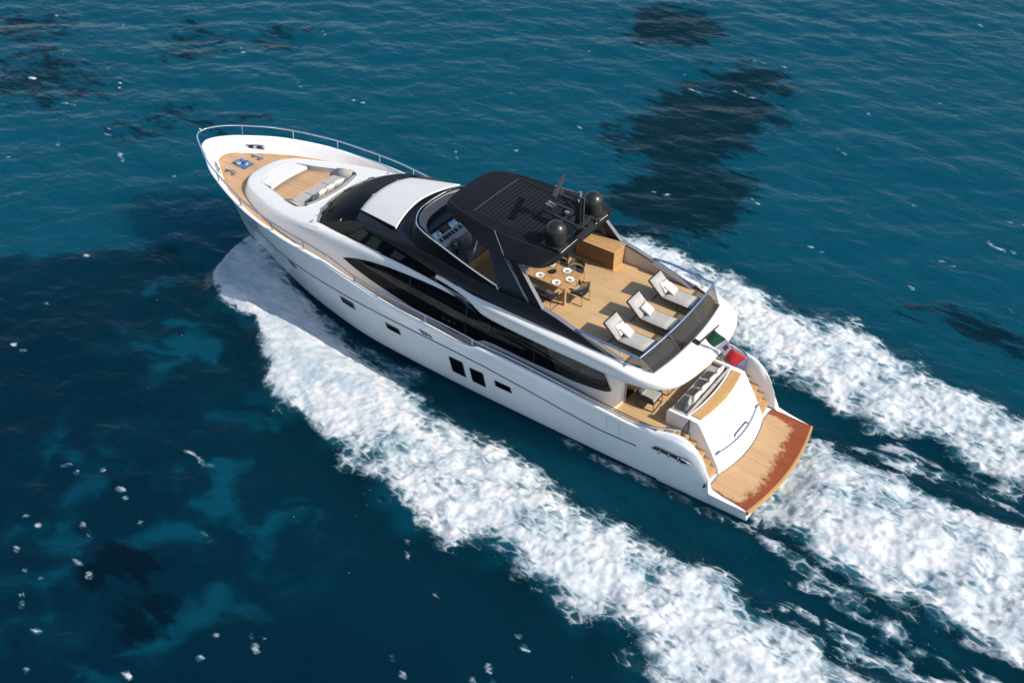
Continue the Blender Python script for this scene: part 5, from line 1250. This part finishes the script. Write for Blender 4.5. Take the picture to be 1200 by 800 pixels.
def axis(lo, hi, d, far):
    a = list(np.arange(lo, hi+d*.5, d)); s = d; p = a[-1]; q = a[0]; up = []; dn = []
    while p < far: s *= 1.35; p += s; up.append(p)
    s = d
    while q > -far: s *= 1.35; q -= s; dn.append(q)
    return np.array(dn[::-1]+a+up)
def grid_mesh(name, X, Y, Z, attrs, mat, keep=None):
    nx, ny = X.shape; idx = np.arange(nx*ny).reshape(nx, ny)
    q = np.stack([idx[:-1, :-1], idx[1:, :-1], idx[1:, 1:], idx[:-1, 1:]], -1).reshape(-1, 4)
    V = np.stack([X, Y, Z], -1).reshape(-1, 3)
    if keep is not None:
        k = keep.reshape(-1)[q].any(1); q = q[k]; used = np.unique(q); mp = np.zeros(len(V), int); mp[used] = np.arange(len(used)); q = mp[q]; V = V[used]
        attrs = {a: b.reshape(-1)[used] for a, b in attrs.items()}
    me = bpy.data.meshes.new(name); me.vertices.add(len(V)); me.vertices.foreach_set('co', V.astype(np.float32).ravel())
    me.loops.add(len(q)*4); me.loops.foreach_set('vertex_index', q.astype(np.int32).ravel()); me.polygons.add(len(q))
    me.polygons.foreach_set('loop_start', np.arange(0, len(q)*4, 4, dtype=np.int32)); me.polygons.foreach_set('use_smooth', np.ones(len(q), bool))
    me.update(calc_edges=True)
    for a, b in attrs.items():
        at = me.attributes.new(a, 'FLOAT', 'POINT'); at.data.foreach_set('value', b.reshape(-1).astype(np.float32))
    me.materials.append(mat); ob = bpy.data.objects.new(name, me); COL.objects.link(ob); return ob

SSS = 0.9
def sea_material():
    m, n, l, p = new_mat('sea_water')
    tc = n.new('ShaderNodeTexCoord'); vec = tc.outputs['Object']
    def attr(nm):
        a = n.new('ShaderNodeAttribute'); a.attribute_name = nm; return a.outputs['Fac']
    foam, tint, weed = attr('foam'), attr('tint'), attr('weed')
    # refraction wobble: stretched noise warps the bottom pattern
    mp = n.new('ShaderNodeMapping'); mp.inputs['Rotation'].default_value = (0, 0, R(-35)); mp.inputs['Scale'].default_value = (.55, 1.5, 1); l.new(vec, mp.inputs[0])
    w1 = noise(n, l, mp.outputs[0], .85, 7, .62, .8); w2 = noise(n, l, mp.outputs[0], 2.6, 5, .6, .5)
    ww = math_node(n, l, 'ADD', math_node(n, l, 'MULTIPLY_ADD', w1.outputs[0], 1.25, -.62), math_node(n, l, 'MULTIPLY_ADD', w2.outputs[0], .4, -.2))
    wm = smoothstep(n, l, math_node(n, l, 'ADD', weed, math_node(n, l, 'MULTIPLY', ww, 1.35)), .34, .66)
    tm = smoothstep(n, l, math_node(n, l, 'ADD', tint, math_node(n, l, 'MULTIPLY', ww, .55)), .12, .72)
    dp = math_node(n, l, 'MULTIPLY', smoothstep(n, l, tint, .55, 1.0), .75)
    teal = mixc(n, l, math_node(n, l, 'MULTIPLY_ADD', w1.outputs[0], 1.4, -.2), (0.0009, 0.039, 0.068), (0.0023, 0.064, 0.101))
    c = mixc(n, l, tm, teal, (0.0009, 0.022, 0.038)); c = mixc(n, l, dp, c, (0.0007, 0.0115, 0.025))
    wc = mixc(n, l, tm, (0.0010, 0.0110, 0.0175), (0.0007, 0.0065, 0.014)); c = mixc(n, l, math_node(n, l, 'MULTIPLY', wm, .90), c, wc)
    # foam: cover decides how much of a broken, torn froth survives
    mf = n.new('ShaderNodeMapping'); mf.inputs['Scale'].default_value = (.56, 1.05, 1.0); mf.inputs['Rotation'].default_value = (0, 0, R(8)); l.new(vec, mf.inputs[0])
    f1 = noise(n, l, mf.outputs[0], .8, 5, .5, .6); f2 = noise(n, l, mf.outputs[0], 3.2, 6, .55, .5); f3 = noise(n, l, mf.outputs[0], 11, 4, .6, .4)
    # two nets of warped cells: bubbles rafts open into lace where the cover thins
    def net(scale, warp):
        sc_ = n.new('ShaderNodeVectorMath'); sc_.operation = 'SCALE'; sc_.inputs['Scale'].default_value = warp; l.new(f2.outputs['Color'], sc_.inputs[0])
        s2 = n.new('ShaderNodeVectorMath'); s2.operation = 'SCALE'; s2.inputs['Scale'].default_value = warp*2.2; l.new(f1.outputs['Color'], s2.inputs[0])
        ad = n.new('ShaderNodeVectorMath'); ad.operation = 'ADD'; l.new(mf.outputs[0], ad.inputs[0]); l.new(sc_.outputs[0], ad.inputs[1])
        a2 = n.new('ShaderNodeVectorMath'); a2.operation = 'ADD'; l.new(ad.outputs[0], a2.inputs[0]); l.new(s2.outputs[0], a2.inputs[1])
        vo = n.new('ShaderNodeTexVoronoi'); vo.feature = 'DISTANCE_TO_EDGE'; vo.voronoi_dimensions = '2D'; vo.inputs['Scale'].default_value = scale; l.new(a2.outputs[0], vo.inputs['Vector'])
        return smoothstep(n, l, vo.outputs['Distance'], .0, .34, 1.0, 0.0)
    c1, c2 = net(1.15, .55), net(3.1, .28)
    fil = math_node(n, l, 'MAXIMUM', math_node(n, l, 'MULTIPLY', c1, .8), c2)
    D = math_node(n, l, 'ADD', foam, math_node(n, l, 'MULTIPLY_ADD', f1.outputs[0], 1.45, -.78))
    D = math_node(n, l, 'MULTIPLY', D, smoothstep(n, l, foam, .02, .16))
    v = math_node(n, l, 'ADD', D, math_node(n, l, 'MULTIPLY_ADD', fil, .44, -.30))
    v = math_node(n, l, 'ADD', v, math_node(n, l, 'MULTIPLY_ADD', f2.outputs[0], .85, -.425))
    v = math_node(n, l, 'ADD', v, math_node(n, l, 'MULTIPLY_ADD', f3.outputs[0], .22, -.11))
    ff = math_node(n, l, 'MULTIPLY', smoothstep(n, l, v, .14, .86), smoothstep(n, l, foam, .03, .15))
    thin = smoothstep(n, l, D, .04, .50)
    aer = mixc(n, l, math_node(n, l, 'MULTIPLY', thin, .75), c, (0.03, 0.125, 0.17))       # aerated water under thin froth
    fc = mixc(n, l, smoothstep(n, l, math_node(n, l, 'MULTIPLY_ADD', f2.outputs[0], .5, math_node(n, l, 'MULTIPLY', f1.outputs[0], .5)), .37, .63), (0.38, 0.455, 0.50), (0.60, 0.605, 0.61))
    col = mixc(n, l, ff, aer, fc); l.new(col, p.inputs['Base Color'])
    l.new(smoothstep(n, l, ff, 0, .6, .10, .85), p.inputs['Roughness']); p.inputs['IOR'].default_value = 1.333
    l.new(smoothstep(n, l, ff, 0, .8, .085, .06), p.inputs['Specular IOR Level'])
    # light spreads inside the water and softens shade lying on it
    p.subsurface_method = 'BURLEY'; p.inputs['Subsurface Radius'].default_value = (0.8, 1.0, 1.0); p.inputs['Subsurface Scale'].default_value = 11.0
    l.new(smoothstep(n, l, ff, 0, .35, SSS, 0.0), p.inputs['Subsurface Weight'])
    # ripples, plus the froth's own relief
    mp2 = n.new('ShaderNodeMapping'); mp2.inputs['Rotation'].default_value = (0, 0, R(20)); mp2.inputs['Scale'].default_value = (1.0, 1.7, 1); l.new(vec, mp2.inputs[0])
    r1 = noise(n, l, mp2.outputs[0], .9, 4, .5, .8); r2 = noise(n, l, mp2.outputs[0], 4.5, 3, .55, .3)
    h = math_node(n, l, 'ADD', math_node(n, l, 'MULTIPLY', r1.outputs[0], .10), math_node(n, l, 'MULTIPLY', r2.outputs[0], .009))
    hf = math_node(n, l, 'ADD', math_node(n, l, 'MULTIPLY', f1.outputs[0], .07), math_node(n, l, 'MULTIPLY', f2.outputs[0], .016))
    hh = math_node(n, l, 'ADD', h, math_node(n, l, 'MULTIPLY', hf, ff))
    b = n.new('ShaderNodeBump'); b.inputs['Strength'].default_value = .8; b.inputs['Distance'].default_value = 1.0
    l.new(hh, b.inputs['Height']); l.new(b.outputs[0], p.inputs['Normal'])
    return m
M_SEA = sea_material()
FL = [(53.9, -10.2), (53.7, -11.6), (49.6, -11.8), (48.9, -6.9), (47.8, -3.9), (45.5, -7.3), (43.1, -6.3), (40.8, -8.4), (43.2, -3.2), (39.5, -2.6), (41.3, 2.2), (36.8, -1.2), (41.0, -13.5), (39.1, -12.6), (40.3, -0.2), (29.3, 8.9), (30.9, 5.6), (27.7, 11.4), (33.2, -1.5), (17.1, 11.4), (20.4, 14.4), (19.4, 13.8), (18.0, 14.1), (17.8, 15.8), (19.5, 16.7), (16.4, 17.1), (17.5, 18.1), (17.0, 19.0), (14.5, 20.5), (11.2, 16.5), (10.8, 17.2), (10.1, 15.7), (9.6, 15.5), (14.2, 13.8), (39.1, -2.2), (15.7, -30.5), (16.8, -33.1), (21.3, -28.2), (22.6, -28.7), (18.2, -26.5), (16.7, -25.0), (15.9, -24.6), (14.5, -26.1), (14.1, -30.7), (10.2, -24.8), (9.4, -24.0), (8.9, -16.3), (13.1, -14.4), (20.1, -17.6), (21.0, -13.4), (19.6, -11.3), (23.2, -11.3), (2.6, -19.3), (2.4, -18.8), (4.9, -14.4), (-0.3, -16.7), (-1.3, -19.5), (-2.4, -19.4), (-1.8, -21.9), (-3.6, -14.8), (0.4, -14.0), (6.9, -43.6), (5.4, -31.8), (13.3, -37.3), (6.1, -38.1), (7.6, -23.4), (2.7, -20.6), (38.8, -18.2), (33.9, -17.3), (32.0, -24.8), (26.6, -24.3), (24.9, -18.6), (30.1, -17.4), (35.2, -12.3), (31.1, -12.7), (24.5, -25.8), (3.9, -24.8), (5.3, -19.6), (7.9, -28.1), (5.8, 14.0), (3.3, 12.6), (3.7, 13.0), (3.3, 10.9), (18.9, 17.7), (6.6, 11.1), (8.4, 10.2), (16.1, 14.7), (12.1, 18.8), (15.6, 19.5)]
LONG = {(43.2, -3.2), (17.1, 11.4), (10.1, 15.7), (16.7, -25.0), (36.8, -1.2), (14.5, -26.1), (-1.3, -19.5)}
def fleck_field(xs, ys_):
    """torn scraps of foam left on the crests of open water"""
    F = np.zeros((len(xs), len(ys_))); rg = random.Random(11)
    for cx, cy in FL:
        big = (cx, cy) in LONG; a = rg.random()*1.0-.75; n_ = 3 if big else (2 if rg.random() < .4 else 1)
        for k in range(n_):
            px = cx+(k-(n_-1)/2)*.55*math.cos(a)+rg.gauss(0, .05); py = cy+(k-(n_-1)/2)*.55*math.sin(a)+rg.gauss(0, .05)
            su = (.27 if big else .17)*(.6+.8*rg.random()); sv = .065+.045*rg.random(); b = a+rg.gauss(0, .25)
            i0, i1 = np.searchsorted(xs, (px-1.5, px+1.5)); j0, j1 = np.searchsorted(ys_, (py-1.5, py+1.5))
            X, Y = np.meshgrid(xs[i0:i1], ys_[j0:j1], indexing='ij'); u = (X-px)*math.cos(b)+(Y-py)*math.sin(b); v = (Y-py)*math.cos(b)-(X-px)*math.sin(b)
            F[i0:i1, j0:j1] = np.maximum(F[i0:i1, j0:j1], (.28+.34*rg.random())*np.exp(-(u/su)**2-(v/sv)**2))
    return F
def build_sea():
    xs = axis(-13, 60, .11, 900); ys_ = axis(-52, 23, .11, 900)
    X, Y = np.meshgrid(xs, ys_, indexing='ij')
    F = foam_field(X, Y); Z = sea_height(X, Y, F); T, Wd = water_tint(X, Y)
    tag(grid_mesh('sea', X, Y, Z, {'foam': np.maximum(F*.95, fleck_field(xs, ys_)), 'tint': T, 'weed': Wd}, M_SEA), kind='structure')
    # froth of the bow waves and the wash: a raised, lumpy sheet wherever the cover is dense
    xs = np.arange(-14, 26.6, .055); ys_ = np.arange(-14, 14, .055); X, Y = np.meshgrid(xs, ys_, indexing='ij')
    F = foam_field(X, Y); keep = F > .16
    Z = sea_height(X, Y, F)-.03+.075*sstep(F, .16, .42); T, Wd = water_tint(X, Y)
    o = grid_mesh('wake_foam', X, Y, Z, {'foam': F, 'tint': T, 'weed': Wd}, M_SEA, keep); tag(o, 'broad white foam of the bow waves and stern wash', 'foam', kind='stuff')
def build_spray():
    """fine drops thrown up along the rims of the bow waves and behind the platform"""
    rg = np.random.RandomState(4); x = rg.uniform(-12, 26.2, 420000); y = rg.uniform(-12.5, 12.5, 420000)
    f = foam_field(x, y); e = np.exp(-((f-.34)/.16)**2)*.55+.05*sstep(f, .5, .9); e = e*np.where(np.abs(y) < 2.8, np.where(x < .2, 1, .25), 1)
    clump = sstep(fbm(x*.9, y*.9, 4, .6), -.15, .5); k = rg.rand(len(x)) < e*(.05+.30*clump)*.8
    x, y, f = x[k], y[k], f[k]; n_ = len(x)
    z = sea_height(x, y, f)+.03+.16*rg.rand(n_)**3*sstep(x, -14, 10)+.02
    r_ = .005+.014*rg.rand(n_)**3
    a = rg.rand(n_)*6.28; V = []; 
    P = np.stack([x, y, z], 1)
    tet = [np.stack([np.cos(a+q*2.094), np.sin(a+q*2.094), np.full(n_, -.5)], 1) for q in range(3)]+[np.stack([np.zeros(n_), np.zeros(n_), np.ones(n_)], 1)]
    V = np.stack([P+t*r_[:, None] for t in tet], 1).reshape(-1, 3); b = np.arange(n_)*4
    T = np.concatenate([np.stack([b+i, b+j, b+k2], 1) for i, j, k2 in ((0, 2, 1), (0, 1, 3), (1, 2, 3), (2, 0, 3))])
    me = bpy.data.meshes.new('spray_drops'); me.vertices.add(len(V)); me.vertices.foreach_set('co', V.astype(np.float32).ravel())
    me.loops.add(len(T)*3); me.loops.foreach_set('vertex_index', T.astype(np.int32).ravel()); me.polygons.add(len(T)); me.polygons.foreach_set('loop_start', np.arange(0, len(T)*3, 3, dtype=np.int32)); me.update(calc_edges=True)
    me.materials.append(M_SPRAY); o = bpy.data.objects.new('spray_drops', me); COL.objects.link(o); tag(o, 'fine white spray thrown up along the edges of the wake', 'spray', kind='stuff'); print('spray', n_)
M_SPRAY = simple('spray_white', (0.74, 0.76, 0.78), 0.7)
build_sea()
build_spray()
